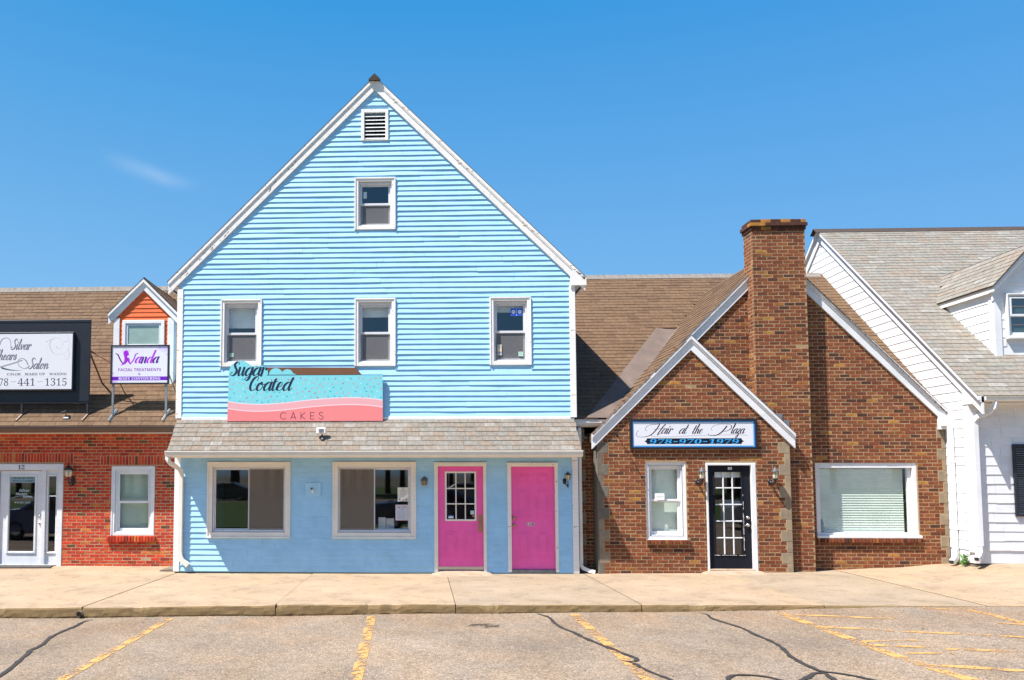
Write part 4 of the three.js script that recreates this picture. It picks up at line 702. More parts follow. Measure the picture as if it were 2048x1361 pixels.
/* ================================================================== the brown brick shop */
const brownShop = thing('brown_brick_shop', 'brown brick shop with tall chimney, gabled entry and black glazed door', 'shop building');
{
  const S = brownShop, ZM = -0.3, ZE = 0.1, ZC = -0.02, win = [7.96, 9.936, 0.715, 2.207], ew = [4.513, 5.289, 0.70, 2.213], ed = [5.67, 6.627, 0.02, 2.192];
  const eTop = (x) => 4.60 - Math.abs(x - 5.42) * 0.985, mTop = (x) => (x < 7.27 ? 6.42 - (7.27 - x) * 1.0 : 6.42 - (x - 7.27) * 1.035);
  // mortar backings
  part(S, 'mortar_wall', slab([[3.24, -0.2], [10.5, -0.2], [10.5, mTop(10.5)], [7.27, 6.42], [3.55, mTop(3.55)], [3.24, 2.8]], [win, [5.6, 6.7, 0.0, 2.25], [4.45, 5.35, 0.6, 2.25]], ZM - 0.15, ZM - 0.0025), M.mortarTan);
  part(S, 'mortar_wall', slab([[3.58, -0.2], [7.295, -0.2], [7.295, eTop(7.295)], [5.42, 4.60], [3.58, eTop(3.58)]], [ew, ed], ZE - 0.12, ZE - 0.0025), M.mortarTan);
  part(S, 'entry_side', mb().box(7.19, 7.29, -0.2, 2.7, ZM, ZE - 0.12).box(3.585, 3.7, -0.2, 2.72, ZM, ZE - 0.12), M.mortarTan);
  part(S, 'weathered_return', mb().box(3.572, 3.60, -0.2, 2.62, ZM, ZE + 0.004, 0.006), M.quoinStain);
  part(S, 'side_wall', geoBox(10.3, 10.5, -0.2, 3.0, -8, -0.45), M.mortarTan); part(S, 'side_wall', geoBox(3.24, 3.44, -0.2, 3.0, -8, -0.45), M.mortarTan); part(S, 'back_wall', geoBox(3.24, 10.5, -0.2, 3.0, -8.2, -8), M.mortarTan);
  part(S, 'floor', geoBox(3.44, 10.3, -0.1, 0.03, -8, -0.46), M.room); part(S, 'ceiling', geoBox(3.44, 10.3, 2.7, 2.8, -8, -0.46), M.room); part(S, 'partition', geoBox(3.44, 10.3, 0.03, 2.7, -3.1, -3.0), M.room);
  // bricks
  const L = [], CH = 0.0712;
  const gable = (top, rects) => (y, [a, b], ch) => { let s = [[a, b]]; s = cutRects(rects)(y, [a, b], ch); return s.filter(([p, q]) => top((p + q) / 2) > y - 0.02); };
  const qH = 3 * CH, qR = [], qL = [], mR = [], mL = [];
  for (let i = 0, y = 0.03; y < 2.6; i++, y += qH) { const big = i % 2; qR.push([7.295 - (big ? 0.215 : 0.11), 7.295, y, y + qH]); qL.push([3.58, 3.58 + (big ? 0.215 : 0.11), y, y + qH]); }
  for (let i = 0, y = 0.12; y < 2.85; i++, y += qH) { const big = (i + 1) % 2; mR.push([10.5 - (big ? 0.165 : 0.07), 10.5, y, y + qH]); mL.push([3.26, 3.26 + (big ? 0.16 : 0.07), y, y + qH]); }
  const sillE = [4.50, 5.335, 0.615, 0.70], sillM = [7.93, 9.93, 0.625, 0.715];
  courses(L, { x0: 3.585, x1: 7.29, y0: 0.03, y1: 4.6, ch: CH, z: ZE, weights: WBRN, free: gable(eTop, [ew, ed, sillE, ...qR, ...qL].map(([a, b, c, d]) => [a - 0.003, b + 0.003, c + 0.012, d - 0.012])), seen: (x, y) => !(x > 4.2 && x < 6.66 && y > 2.46 && y < 3.06) });
  courses(L, { x0: 3.26, x1: 10.5, y0: 0.06, y1: 6.4, ch: CH, z: ZM, weights: WBRN, shift: 0.3, free: gable(mTop, [win, sillM, [6.74, 7.77, -1, 9], [3.585, 7.25, -1, 2.6], ...mR, ...mL].map(([a, b, c, d]) => [a - 0.003, b + 0.003, c + 0.012, d - 0.012])), seen: (x, y) => x < 3.6 || y > eTop(x) + 0.3 || x > 7.3 });
  courses(L, { x0: 6.735, x1: 7.775, y0: 0.04, y1: 6.84, ch: CH, bl: 0.208, z: ZC, weights: WBRN, shift: 0.15, seen: (x, y) => y > eTop(x) + 0.1 || x > 7.3 });
  const rotL = new THREE.Matrix4().makeRotationY(-Math.PI / 2).setPosition(6.735, 0, 0);
  courses(L, { x0: -0.44, x1: ZC - 0.052, y0: 0.04, y1: 6.84, ch: CH, bl: 0.208, z: 0, weights: WBRN, shift: 0.4, place: rotL, seen: false, free: (y, s) => [s] });
  courses(L, { x0: ZC - 0.05, x1: ZC, y0: 0.04, y1: 6.84, ch: CH, bl: 9, z: -0.0005, weights: WBRN, place: rotL, seen: false });
  const rotR = new THREE.Matrix4().makeRotationY(Math.PI / 2).setPosition(7.775, 0, 0);
  courses(L, { x0: 0.075, x1: 0.44, y0: 0.04, y1: 6.84, ch: CH, bl: 0.208, z: 0, weights: WBRN, place: rotR, seen: false });
  upright(L, sillE[0], sillE[1], sillE[2], sillE[3] - 0.002, ZE + 0.055, WBRN, 1.7); upright(L, sillM[0], sillM[1], sillM[2], sillM[3] - 0.002, ZM + 0.055, WBRN, 1.7);
  emitPieces(S, 'brick', L, BRN, stuffBrick, 310);
  // quoin stones
  const stone = (arr, z, mats) => { for (const [a, b, c, d] of arr) part(S, 'quoin_stone', geoBox(a + 0.003, b - 0.002, c + 0.004, d - 0.004, z - 0.06, z + rr(0.001, 0.006), 0.004), mats[Math.floor(rnd() * mats.length)]); };
  stone(qR, ZE, [M.quoin, M.quoin, M.quoinB]); stone(qL, ZE, [M.quoinB, M.quoinStain]); stone(mR, ZM, [M.quoin, M.quoinB]); stone(mL, ZM, [M.quoinB, M.quoin]);
  // chimney core and cap
  { const c = sub(S, 'chimney'); part(c, 'core', geoBox(6.7375, 7.7725, 0, 6.86, -0.43, ZC - 0.0025), M.mortarTan); part(c, 'flue', geoBox(6.95, 7.55, 6.8, 7.09, -0.36, -0.1), mat([0.36, 0.19, 0.11], 0.9, { map: stoneT }));
    const capMat = BRN[5]; for (let r = 0; r < 3; r++) { const o = [0.02, 0.045, 0.02][r], y = 6.845 + r * 0.0712; for (let i = 0; i < 6; i++) { const x = 6.735 - o, w = (1.04 + 2 * o) / 5.5, a = x + (i - (r % 2) * 0.5) * w, p = Math.max(x, a), q = Math.min(7.775 + o, a + w); if (q - p > 0.03) part(c, 'cap_brick', geoBox(p + 0.003, q - 0.003, y + 0.003, y + 0.068, ZC - 0.1, ZC + o, 0.004), rnd() < 0.14 ? BRN[7] : capMat); } part(c, 'cap_course', geoBox(6.735 - o + 0.003, 7.775 + o - 0.003, y + 0.002, y + 0.069, -0.44 - o, ZC - 0.101), capMat); } }
  // roofs: the long brown roof behind, the main gable, the entry gable
  const ye = 3.07, ze = -0.08, kb = 0.85, RZb = -4.88, by = (z) => ye + (ze - z) * kb, RYb = by(RZb), hb = Math.hypot(1, kb);
  part(S, 'roof_deck', mb().prismX([[ze - 0.01, by(ze - 0.01) - 0.012], [RZb, RYb - 0.012], [RZb, RYb - 0.15], [ze - 0.1, by(ze - 0.1) - 0.15]], 3.23, 3.95).prismX([[RZb, RYb - 0.012], [-9.6, ye], [-9.6, ye - 0.1], [RZb, RYb - 0.15]], 3.23, 10.51).prismX([[-0.5, by(-0.5) - 0.012], [RZb, RYb - 0.012], [RZb, RYb - 0.15], [-0.5, by(-0.5) - 0.15]], 3.951, 10.51), M.roofBase);
  const mL0 = (x) => x - 0.76 - 0.0;                  // height of the main gable's left slope
  const Rf = []; shingles(Rf, { o: [3.23, ye, ze], u: [1, 0, 0], v: [0, kb, -1], Wd: 7.28, L: 4.8 * hb, ex: 0.1431, tw: [0.19, 0.36], thick: 0.011, weights: [6, 5, 4, 3, 5], inside: (cx, cy) => { const x = 3.23 + cx, y = ye + cy * kb / hb; return x < y + 0.76 - (y < 5.35 ? 0.26 : -0.05) || x > 13.75 - y; }, seen: (p) => p.x < p.y + 0.76 });
  part(S, 'valley_flashing', mb().quad([3.42, ye + 0.032, ze + 0.01], [3.86, ye + 0.026, ze + 0.01], [6.06, 5.30 + 0.026, ze - 2.23 / kb], [5.64, 5.36 + 0.032, ze - 2.29 / kb]).quad([3.42, ye - 0.01, ze + 0.01], [3.42, ye + 0.032, ze + 0.01], [5.64, 5.36 + 0.032, ze - 2.29 / kb], [5.64, 5.36 - 0.01, ze - 2.29 / kb]), M.flashing);
  part(S, 'valley_flashing', mb().quad([3.85, ye + 0.03, ze + 0.02], [3.98, ye + 0.165, ze + 0.02], [6.2, 5.465, ze - 2.23 / kb], [6.05, 5.33, ze - 2.23 / kb]), M.flashing);
  { const v = [1, 1, 0], o = [3.50, mL0(3.50) + 0.004, -4.2];
    part(S, 'gable_deck', mb().prism([[3.49, mL0(3.49) - 0.012], [7.27, mL0(7.27) - 0.012], [7.27, mL0(7.27) - 0.13], [3.49, mL0(3.49) - 0.13]].reverse(), -4.2, -0.305).prism([[3.49, mL0(3.49) - 0.012], [5.43, mL0(5.43) - 0.012], [5.43, mL0(5.43) - 0.13], [3.49, mL0(3.49) - 0.13]].reverse(), -0.305, 0.095).prism([[7.27, 6.50], [10.60, 3.06], [10.60, 2.94], [7.27, 6.38]].reverse(), -4.2, -0.305).prism([[5.43, 4.66], [7.38, 2.75], [7.38, 2.64], [5.43, 4.55]].reverse(), ZM + 0.005, 0.095), M.roofBase);
    shingles(Rf, { o, u: [0, 0, 1], v, Wd: 3.985, L: 5.33, ex: 0.1437, tw: [0.19, 0.36], thick: 0.011, weights: [6, 5, 4, 3, 5], inside: (cx, cy) => { const z = -4.2 + cx, y = mL0(3.5) + cy * 0.7071; return z > ze - (y - ye) / kb - 0.12; } });
    shingles(Rf, { o: [3.50, mL0(3.50) + 0.004, -0.214], u: [0, 0, 1], v, Wd: 0.394, L: 2.73, ex: 0.1437, tw: [0.19, 0.36], thick: 0.011, weights: [6, 5, 4, 3, 5] });
    shingles(Rf, { o: [7.39, 2.76, 0.17], u: [0, 0, -1], v: [-1, 0.985, 0], Wd: 0.46, L: 2.72, ex: 0.1431, tw: [0.19, 0.36], thick: 0.008, weights: [6, 5, 4, 3, 5] });
    shingles(Rf, { o: [10.6, 3.08, -0.2], u: [0, 0, -1], v: [-3.33, 3.44, 0], Wd: 4.0, L: 4.75, ex: 0.1439, tw: [0.19, 0.36], thick: 0.008, weights: [6, 5, 4, 3, 5] }); }
  emitPieces(S, 'shingle', Rf, BROWN, stuffShingle, 300);
  for (let x = 3.25; x < 10.45; x += 0.24) part(S, 'ridge_cap', mb().prismX([[RZb + 0.16, RYb - 0.13], [RZb + 0.165, RYb - 0.11], [RZb, RYb + 0.035], [RZb, RYb]].reverse(), x, x + 0.236).prismX([[RZb, RYb], [RZb, RYb + 0.035], [RZb - 0.16, RYb - 0.11], [RZb - 0.155, RYb - 0.13]].reverse(), x, x + 0.236), M.cap);
  // rakes
  const band = (n, A, E, t0, t1, z0, z1, m) => { const q = [[A[0], A[1] - t1], [A[0], A[1] - t0], [E[0], E[1] - t0], [E[0], E[1] - t1]]; part(S, n, mb().prism(E[0] < A[0] ? q : q.reverse(), z0, z1), m); };
  for (const [A, E, z] of [[[7.27, 6.52], [3.50, 2.745], ZM], [[7.27, 6.525], [10.66, 3.10], ZM], [[5.43, 4.70], [3.475, 2.755], ZE], [[5.43, 4.70], [7.385, 2.76], ZE]]) {
    if (z === ZM && E[0] < A[0]) E[0] = 5.3, E[1] = 4.55;
    band('rake_board', A, E, 0.10, 0.285, z - 0.02, z + 0.038, M.white); band('rake_crown', A, E, 0.0, 0.065, z - 0.02, z + 0.075, M.white); band('rake_bead', A, E, 0.06, 0.105, z - 0.02, z + 0.056, M.white); band('drip_edge', [A[0], A[1] + 0.008], [E[0], E[1] + 0.008], 0, 0.008, z - 0.02, z + 0.078, M.roofBase);
  }
  part(S, 'eave_return', mb().prism([[10.36, 2.86], [10.52, 2.86], [10.52, 3.1], [10.36, 3.2]], ZM + 0.002, ZM + 0.10), M.white);
  // step flashing along the entry roof, against wall and chimney
  for (let i = 0; i < 13; i++) { const x = 5.62 + i * 0.135, y = 4.70 - (x - 5.43) * 0.985, z = x > 6.7 ? ZC + 0.006 : ZM + 0.006, s = i > 10 ? 0.115 : 0.08; part(S, 'step_flashing', geoBox(x, x + s, y - 0.02, y + s * (i > 10 ? 1.0 : 0.9), z - 0.003, z + 0.004), M.zinc); }
  // gutters
  part(S, 'gutter', mb().prismX([[-0.20, 2.92], [-0.16, 2.915], [-0.11, 2.945], [-0.09, 3.0], [-0.09, 3.04], [-0.20, 3.04]], 3.19, 3.86), M.gutter); part(S, 'eave_trim', geoBox(3.19, 3.8, 3.042, 3.066, -0.3, -0.085), M.soffit);
  part(S, 'gutter', geoBox(10.46, 10.50, 2.90, 3.02, -1.6, -0.16, 0.004), M.gutter); part(S, 'gutter_end', geoBox(10.36, 10.515, 2.92, 3.02, -0.20, -0.155, 0.006), M.gutter);
  { const d = sub(S, 'downspout'), X = 10.455, Z = -0.07; part(d, 'pipe', geoBox(X - 0.045, X + 0.045, 0.50, 2.93, Z - 0.04, Z + 0.04, 0.012), M.white); part(d, 'strap', mb().box(X - 0.05, X + 0.05, 2.2, 2.23, Z - 0.045, Z + 0.045).box(X - 0.05, X + 0.05, 0.9, 0.93, Z - 0.045, Z + 0.045), M.white);
    part(d, 'elbow', sweep([[X, 0.52, Z], [X, 0.44, Z + 0.005], [X - 0.02, 0.37, Z + 0.02], [X - 0.07, 0.315, Z + 0.05], [X - 0.12, 0.285, Z + 0.08]], 0.09, 0.085), M.white); part(d, 'mouth', geoBox(X - 0.16, X - 0.125, 0.255, 0.31, Z + 0.045, Z + 0.12), M.rubber); }
  // entry window
  doubleHung(S, { x0: ew[0], x1: ew[1], y0: ew[2], y1: ew[3], z: ZE - 0.03, cw: 0.062, casing: M.white, sash: M.white, screen: false, blind: 0.985, glass: M.glassOld, proud: 0.0, mid: 0.5, fw: 0.02, st: 0.055, cb: 0.07, sillOut: 0.02, deep: 0.055 });
  // the wide window with its horizontal blind
  { const w = sub(S, 'display_window', 'wide white framed window with closed horizontal blind'), [a, b, c, d] = win, z = ZM - 0.03;
    part(w, 'frame', frameMB(a, b, c, d, 0.085, z - 0.12, z + 0.01, 0.006, 0.11, 0.10).box(b - 0.15, b - 0.085, c + 0.1, d - 0.11, z - 0.12, z - 0.05, 0.004), M.white);
    part(w, 'sill', geoBox(a - 0.02, b + 0.03, c - 0.004, c + 0.05, z + 0.005, z + 0.075, 0.008), M.white);
    part(w, 'pane', pane(a + 0.085, b - 0.15, c + 0.10, d - 0.11, z - 0.075), M.glassOld);
    const y0 = c + 0.11, y1 = d - 0.12, n = 26; for (let i = 0; i < n; i++) { const y = y0 + (i + 0.5) * (y1 - y0) / n, h = (y1 - y0) / n * 0.56; part(w, 'slat', mb().quad([a + 0.1, y - h, z - 0.14], [b - 0.19, y - h, z - 0.14], [b - 0.19, y + h, z - 0.155], [a + 0.1, y + h, z - 0.155]).quad([a + 0.1, y - h, z - 0.14], [a + 0.1, y - h - 0.004, z - 0.143], [b - 0.19, y - h - 0.004, z - 0.143], [b - 0.19, y - h, z - 0.14]), M.blind); } }
  // the black door
  { const D = sub(S, 'door', 'black door with fifteen small panes and white grid'), [a, b, , d] = ed, z = ZE, g = [5.849, 6.379, 0.412, 2.03];
    part(D, 'frame', mb().box(a, a + 0.04, 0.05, d, z - 0.12, z + 0.006, 0.005).box(b - 0.085, b, 0.05, d, z - 0.12, z + 0.006, 0.005).box(a + 0.04, b - 0.085, d - 0.045, d, z - 0.12, z + 0.005, 0.005), M.white);
    part(D, 'leaf', slab([[5.712, 0.15], [6.54, 0.15], [6.54, 2.145], [5.712, 2.145]], [g], z - 0.10, z - 0.06), M.blackDoor); part(D, 'glazing_frame', frameMB(g[0] - 0.02, g[1] + 0.02, g[2] - 0.025, g[3] + 0.015, 0.03, z - 0.095, z - 0.05, 0.005), M.blackDoor);
    const gw = (g[1] - g[0]) / 3, gh = (g[3] - g[2]) / 5;
    for (let i = 1; i < 3; i++) part(D, 'muntin', mb().box(g[0] + i * gw - 0.011, g[0] + i * gw + 0.011, g[2], g[3], z - 0.088, z - 0.066, 0.003), M.white);
    for (let j = 1; j < 5; j++) part(D, 'muntin', mb().box(g[0], g[1], g[2] + j * gh - 0.011, g[2] + j * gh + 0.011, z - 0.089, z - 0.067, 0.003), M.white);
    for (let i = 0; i < 3; i++) for (let j = 0; j < 5; j++) part(D, 'pane', pane(g[0] + i * gw, g[0] + (i + 1) * gw, g[2] + j * gh, g[2] + (j + 1) * gh, z - 0.09), M.glass);
    part(D, 'shade', pane(g[0], g[1], g[3] - 0.12, g[3], z - 0.115), M.blind);
    // the flaking white edge of the glazing
    for (let i = 0; i < 54; i++) { const low = i < 20, t = rnd(), x = low ? lerp(g[0] - 0.015, g[1] + 0.015, t) : g[1] + rr(0.008, 0.016), y = low ? g[2] - rr(0.008, 0.015) : lerp(g[2] - 0.01, g[3] - 0.45, t), l = rr(0.008, 0.045), q = rr(0.0018, 0.0035); part(D, 'paint_flake', low ? geoBox(x - l, x + l, y - q, y + q, z - 0.051, z - 0.0475) : geoBox(x - q, x + q, y - l, y + l, z - 0.051, z - 0.0475), M.trim); }
    for (const y of [1.125, 0.98]) part(D, y > 1.1 ? 'deadbolt' : 'knob', lathe([[0.001, 0.045], [0.02, 0.043], [0.03, 0.028], [0.022, 0.012], [0.034, 0.006], [0.034, 0], [0.001, 0]]).rotateX(Math.PI / 2).translate(6.475, y, z - 0.06), M.steel);
    part(D, 'lever', geoBox(6.40, 6.475, 0.972, 0.988, z - 0.035, z - 0.018, 0.004), M.steel);
    part(D, 'number_plate', geoBox(6.118, 6.196, 2.062, 2.112, z - 0.061, z - 0.056, 0.001), M.paper); part(D, 'number', pane(6.12, 6.194, 2.063, 2.111, z - 0.0545), mat([1, 1, 1], 0.6, { map: canvasTex(96, 64, (c) => { c.fillStyle = '#dfe2e2'; c.fillRect(0, 0, 96, 64); c.fillStyle = '#15181a'; c.font = 'bold 58px sans-serif'; c.textAlign = 'center'; c.textBaseline = 'middle'; c.fillText('14', 48, 34); }) })); 
    part(D, 'threshold', geoBox(5.70, 6.56, 0.03, 0.14, z - 0.12, z + 0.05, 0.01), M.patch); }
}

/* ================================================================== the white house */
const whiteHouse = thing('white_house', 'white shingled house with pale grey roof and white dormer', 'house');
{
  const S = whiteHouse, X = 10.52, ZF = 0.38, sl = 0.865, ry = (z) => 3.44 + (0.77 - z) * sl, RZ = -4.85, RY = ry(RZ);
  const rot = new THREE.Matrix4().makeRotationY(-Math.PI / 2).setPosition(X, 0, 0);
  part(S, 'side_wall', slab([[-10.1, 0.3], [ZF, 0.3], [ZF, 3.62], [RZ, RY - 0.1], [-10.1, 3.62]], [], -0.16, -0.004).applyMatrix4(rot), M.white);
  part(S, 'front_wall', slab([[X + 0.001, 0.3], [17.5, 0.3], [17.5, 3.6], [X + 0.001, 3.6]], [], ZF - 0.16, ZF - 0.004), M.white);
  part(S, 'side_wall', geoBox(17.34, 17.5, 0.3, 3.6, -10, 0.2), M.white); part(S, 'back_wall', geoBox(X, 17.5, 0.3, 3.6, -10.2, -10), M.white);
  part(S, 'foundation', mb().box(X + 0.02, 17.5, -0.2, 0.56, ZF - 0.2, ZF - 0.015).box(X + 0.015, X + 0.2, -0.2, 0.56, -9, ZF - 0.05), M.foundation);
  const wm = [M.white, M.white, mat([0.74, 0.74, 0.765], 0.6, { map: grainV }), mat([0.79, 0.785, 0.795], 0.55, { map: grainV })];
  siding(S, { y0: 0.54, y1: RY - 0.12, ex: 0.1785, z: 0.0, t: 0.0095, edge: (y) => { const f = y < 3.42 ? ZF - 0.13 : Math.min(ZF - 0.13, 0.74 - (y - 3.44) / sl - 0.16), b = RZ - (RY - 0.15 - y) / sl; return [Math.max(-9.9, Math.min(b, f - 0.02)), f]; }, rects: [], mats: wm, joints: 1.9, name: 'siding_course', place: rot, jog: 0.002 });
  siding(S, { y0: 0.54, y1: 3.42, ex: 0.1785, z: ZF, t: 0.0125, edge: () => [X + 0.14, 15.5], rects: [], mats: wm, joints: 0.55, name: 'siding_shingle', jog: 0.004 });
  part(S, 'corner_board', geoBox(X - 0.028, X + 0.14, 0.5, 3.42, ZF - 0.13, ZF + 0.026, 0.006), M.white);
  // roof
  part(S, 'roof_deck', mb().prismX([[0.78, ry(0.78) - 0.012], [RZ, RY - 0.012], [RZ, RY - 0.16], [0.76, ry(0.76) - 0.14]], X - 0.02, 17.7).prismX([[RZ, RY - 0.012], [-10.5, RY - 5.65 * sl - 0.012], [-10.5, RY - 5.65 * sl - 0.14], [RZ, RY - 0.16]], X - 0.02, 17.7), M.roofBasePale);
  const Rf = []; shingles(Rf, { o: [X - 0.108, ry(0.79), 0.79], u: [1, 0, 0], v: [0, sl, -1], Wd: 7.3, L: 5.64 * Math.hypot(1, sl), ex: 0.1407, tw: [0.2, 0.38], thick: 0.010, weights: [7, 7, 4, 5, 2, 7, 2.4], seen: (p) => p.x - 10.4 < 1.4 + (0.8 - p.z) * 0.68 });
  part(S, 'ridge_cap', mb().prismX([[RZ + 0.16, RY - 0.125], [RZ + 0.16, RY - 0.11], [RZ, RY + 0.025], [RZ, RY + 0.01]].reverse(), X - 0.19, 17.7).prismX([[RZ, RY + 0.01], [RZ, RY + 0.025], [RZ - 0.16, RY - 0.11], [RZ - 0.16, RY - 0.125]].reverse(), X - 0.19, 17.7), M.capDark);
  // rake on the gable side
  const rk = (n, t0, t1, d0, d1, m) => { for (const s of [1, -1]) { const e = s > 0 ? 0.80 : -10.5, P = (z, v) => [z, RY - Math.abs(z - RZ) * sl - v]; const q = [P(RZ, t1), P(RZ, t0), P(e, t0), P(e, t1)]; part(S, n, mb().prismX(s > 0 ? q.reverse() : q, X - d1, X - d0), m); } };
  rk('rake_board', 0.10, 0.33, 0.0, 0.04, M.white); rk('rake_crown', 0.0, 0.075, 0.0, 0.10, M.white); rk('rake_bead', 0.07, 0.11, 0.0, 0.062, M.white);
  part(S, 'eave_return', mb().prismX([[ZF - 0.12, 3.30], [0.80, 3.30], [0.80, 3.42], [ZF - 0.1, 3.66]].reverse(), X - 0.041, X - 0.001), M.white);
  part(S, 'eave_soffit', geoBox(X - 0.03, 17.5, 3.29, 3.31, ZF, 0.72), M.cream); part(S, 'eave_fascia', geoBox(X - 0.03, 17.5, 3.29, 3.42, 0.70, 0.725), M.white);
  part(S, 'gutter', mb().prismX([[0.726, 3.415], [0.726, 3.315], [0.785, 3.315], [0.82, 3.35], [0.825, 3.40], [0.84, 3.415]], X + 0.02, 17.6), M.gutter);
  { const d = sub(S, 'downspout'), x = X + 0.045, z = ZF + 0.072; part(d, 'outlet_bend', sweep([[x + 0.19, 3.315, 0.77], [x + 0.18, 3.22, 0.75], [x + 0.12, 3.12, 0.66], [x + 0.03, 3.05, 0.5], [x, 2.98, z]], 0.09, 0.075), M.white); part(d, 'pipe', geoBox(x - 0.055, x + 0.055, 0.62, 3.0, z - 0.042, z + 0.042, 0.012), M.white);
    part(d, 'elbow', sweep([[x, 0.64, z], [x, 0.56, z + 0.005, 1.08], [x - 0.015, 0.51, z + 0.02], [x - 0.035, 0.47, z + 0.035, 1.1], [x - 0.065, 0.435, z + 0.055], [x - 0.10, 0.41, z + 0.08, 1.08], [x - 0.125, 0.395, z + 0.1]], 0.1, 0.085), M.white); part(d, 'mouth', geoBox(x - 0.165, x - 0.128, 0.37, 0.43, z + 0.075, z + 0.135), M.rubber); }
  // shutter
  { const s = sub(S, 'shutter', 'black louvred shutter'); part(s, 'frame', frameMB(11.27, 11.72, 1.18, 2.54, 0.05, ZF + 0.012, ZF + 0.05, 0.005), M.shutter); for (let i = 0; i < 30; i++) { const y = 1.25 + i * 0.0415; part(s, 'louvre', mb().box(11.32, 11.67, y, y + 0.03, ZF + 0.012, ZF + 0.036, 0.006), M.shutter); } }
  // dormer
  { const d = sub(S, 'dormer', 'white gabled dormer with a small paned window'), AX = 12.23, AY = 6.54, zf = -0.25, xl = 11.52, xr = 12.94, k = 1.075;
    part(d, 'body', mb().prism([[xl, 4.0], [xr, 4.0], [xr, 5.68], [AX, 6.40], [xl, 5.68]], -3.6, zf - 0.005), M.white);
    siding(d, { y0: 4.33, y1: 6.32, ex: 0.1785, z: zf, t: 0.011, edge: (y) => (y < 5.62 ? [xl + 0.12, xr - 0.12] : [AX - (6.42 - y) / k, AX + (6.42 - y) / k]), rects: [[11.73, 12.73, 4.66, 5.55]], mats: wm, name: 'siding_course' });
    siding(d, { y0: 4.33, y1: 5.62, ex: 0.1785, z: 0, t: 0.011, edge: (y) => { const b = 0.77 - (y + 0.02 - 3.44) / sl; return [Math.min(b, -0.40), -0.36]; }, rects: [], mats: wm, name: 'siding_course', place: new THREE.Matrix4().makeRotationY(-Math.PI / 2).setPosition(xl, 0, 0) });
    part(d, 'corner_board', geoBox(xl - 0.02, xl + 0.12, 4.22, 5.66, zf - 0.12, zf + 0.028, 0.005), M.white); part(d, 'corner_board', geoBox(xr - 0.12, xr + 0.02, 4.22, 5.66, zf - 0.12, zf + 0.028, 0.005), M.white);
    for (const s of [-1, 1]) { const P = (q, v) => [AX + s * q, AY - q * k - v], bd = (t0, t1, z0, z1, m, n, e = 0.79) => { const q = [P(0, t1), P(e, t1), P(e, t0), P(0, t0)]; part(d, n, mb().prism(s > 0 ? q : q.reverse(), z0, z1), m); };
      bd(0.10, 0.32, zf, zf + 0.04, M.white, 'rake_board', 0.75); bd(0, 0.11, zf, zf + 0.14, M.white, 'rake_crown'); bd(-0.02, 0, -3.6, zf + 0.16, M.capDark, 'roof_edge', 0.81); bd(0.001, 0.12, -3.6, zf - 0.001, M.cream, 'roof_deck'); }
    shingles(Rf, { o: [AX - 0.81, AY - 0.81 * k + 0.022, -3.6], u: [0, 0, 1], v: [1, k, 0], Wd: 3.5, L: 0.81 * Math.hypot(1, k), ex: 0.1408, tw: [0.2, 0.38], thick: 0.010, weights: [7, 7, 4, 5, 2, 7, 2.4], inside: (cx, cy) => { const z = -3.6 + cx, y = AY - 0.81 * k + cy * k / Math.hypot(1, k); return y > ry(z) - 0.05; } }); }
  emitPieces(S, 'shingle', Rf, PALE2, stuffShingle, 300);
  doubleHung(S, { x0: 11.73, x1: 12.73, y0: 4.675, y1: 5.55, z: -0.25, cw: 0.045, fw: 0.012, st: 0.035, casing: M.white, sash: M.white, screen: false, blind: 0.99, blindMat: mat([0.05, 0.085, 0.08], 0.7), grid: mat([0.16, 0.13, 0.11], 0.6), sillOut: 0.02, proud: 0.07, deep: -0.08, blindOff: 0.07 });
}

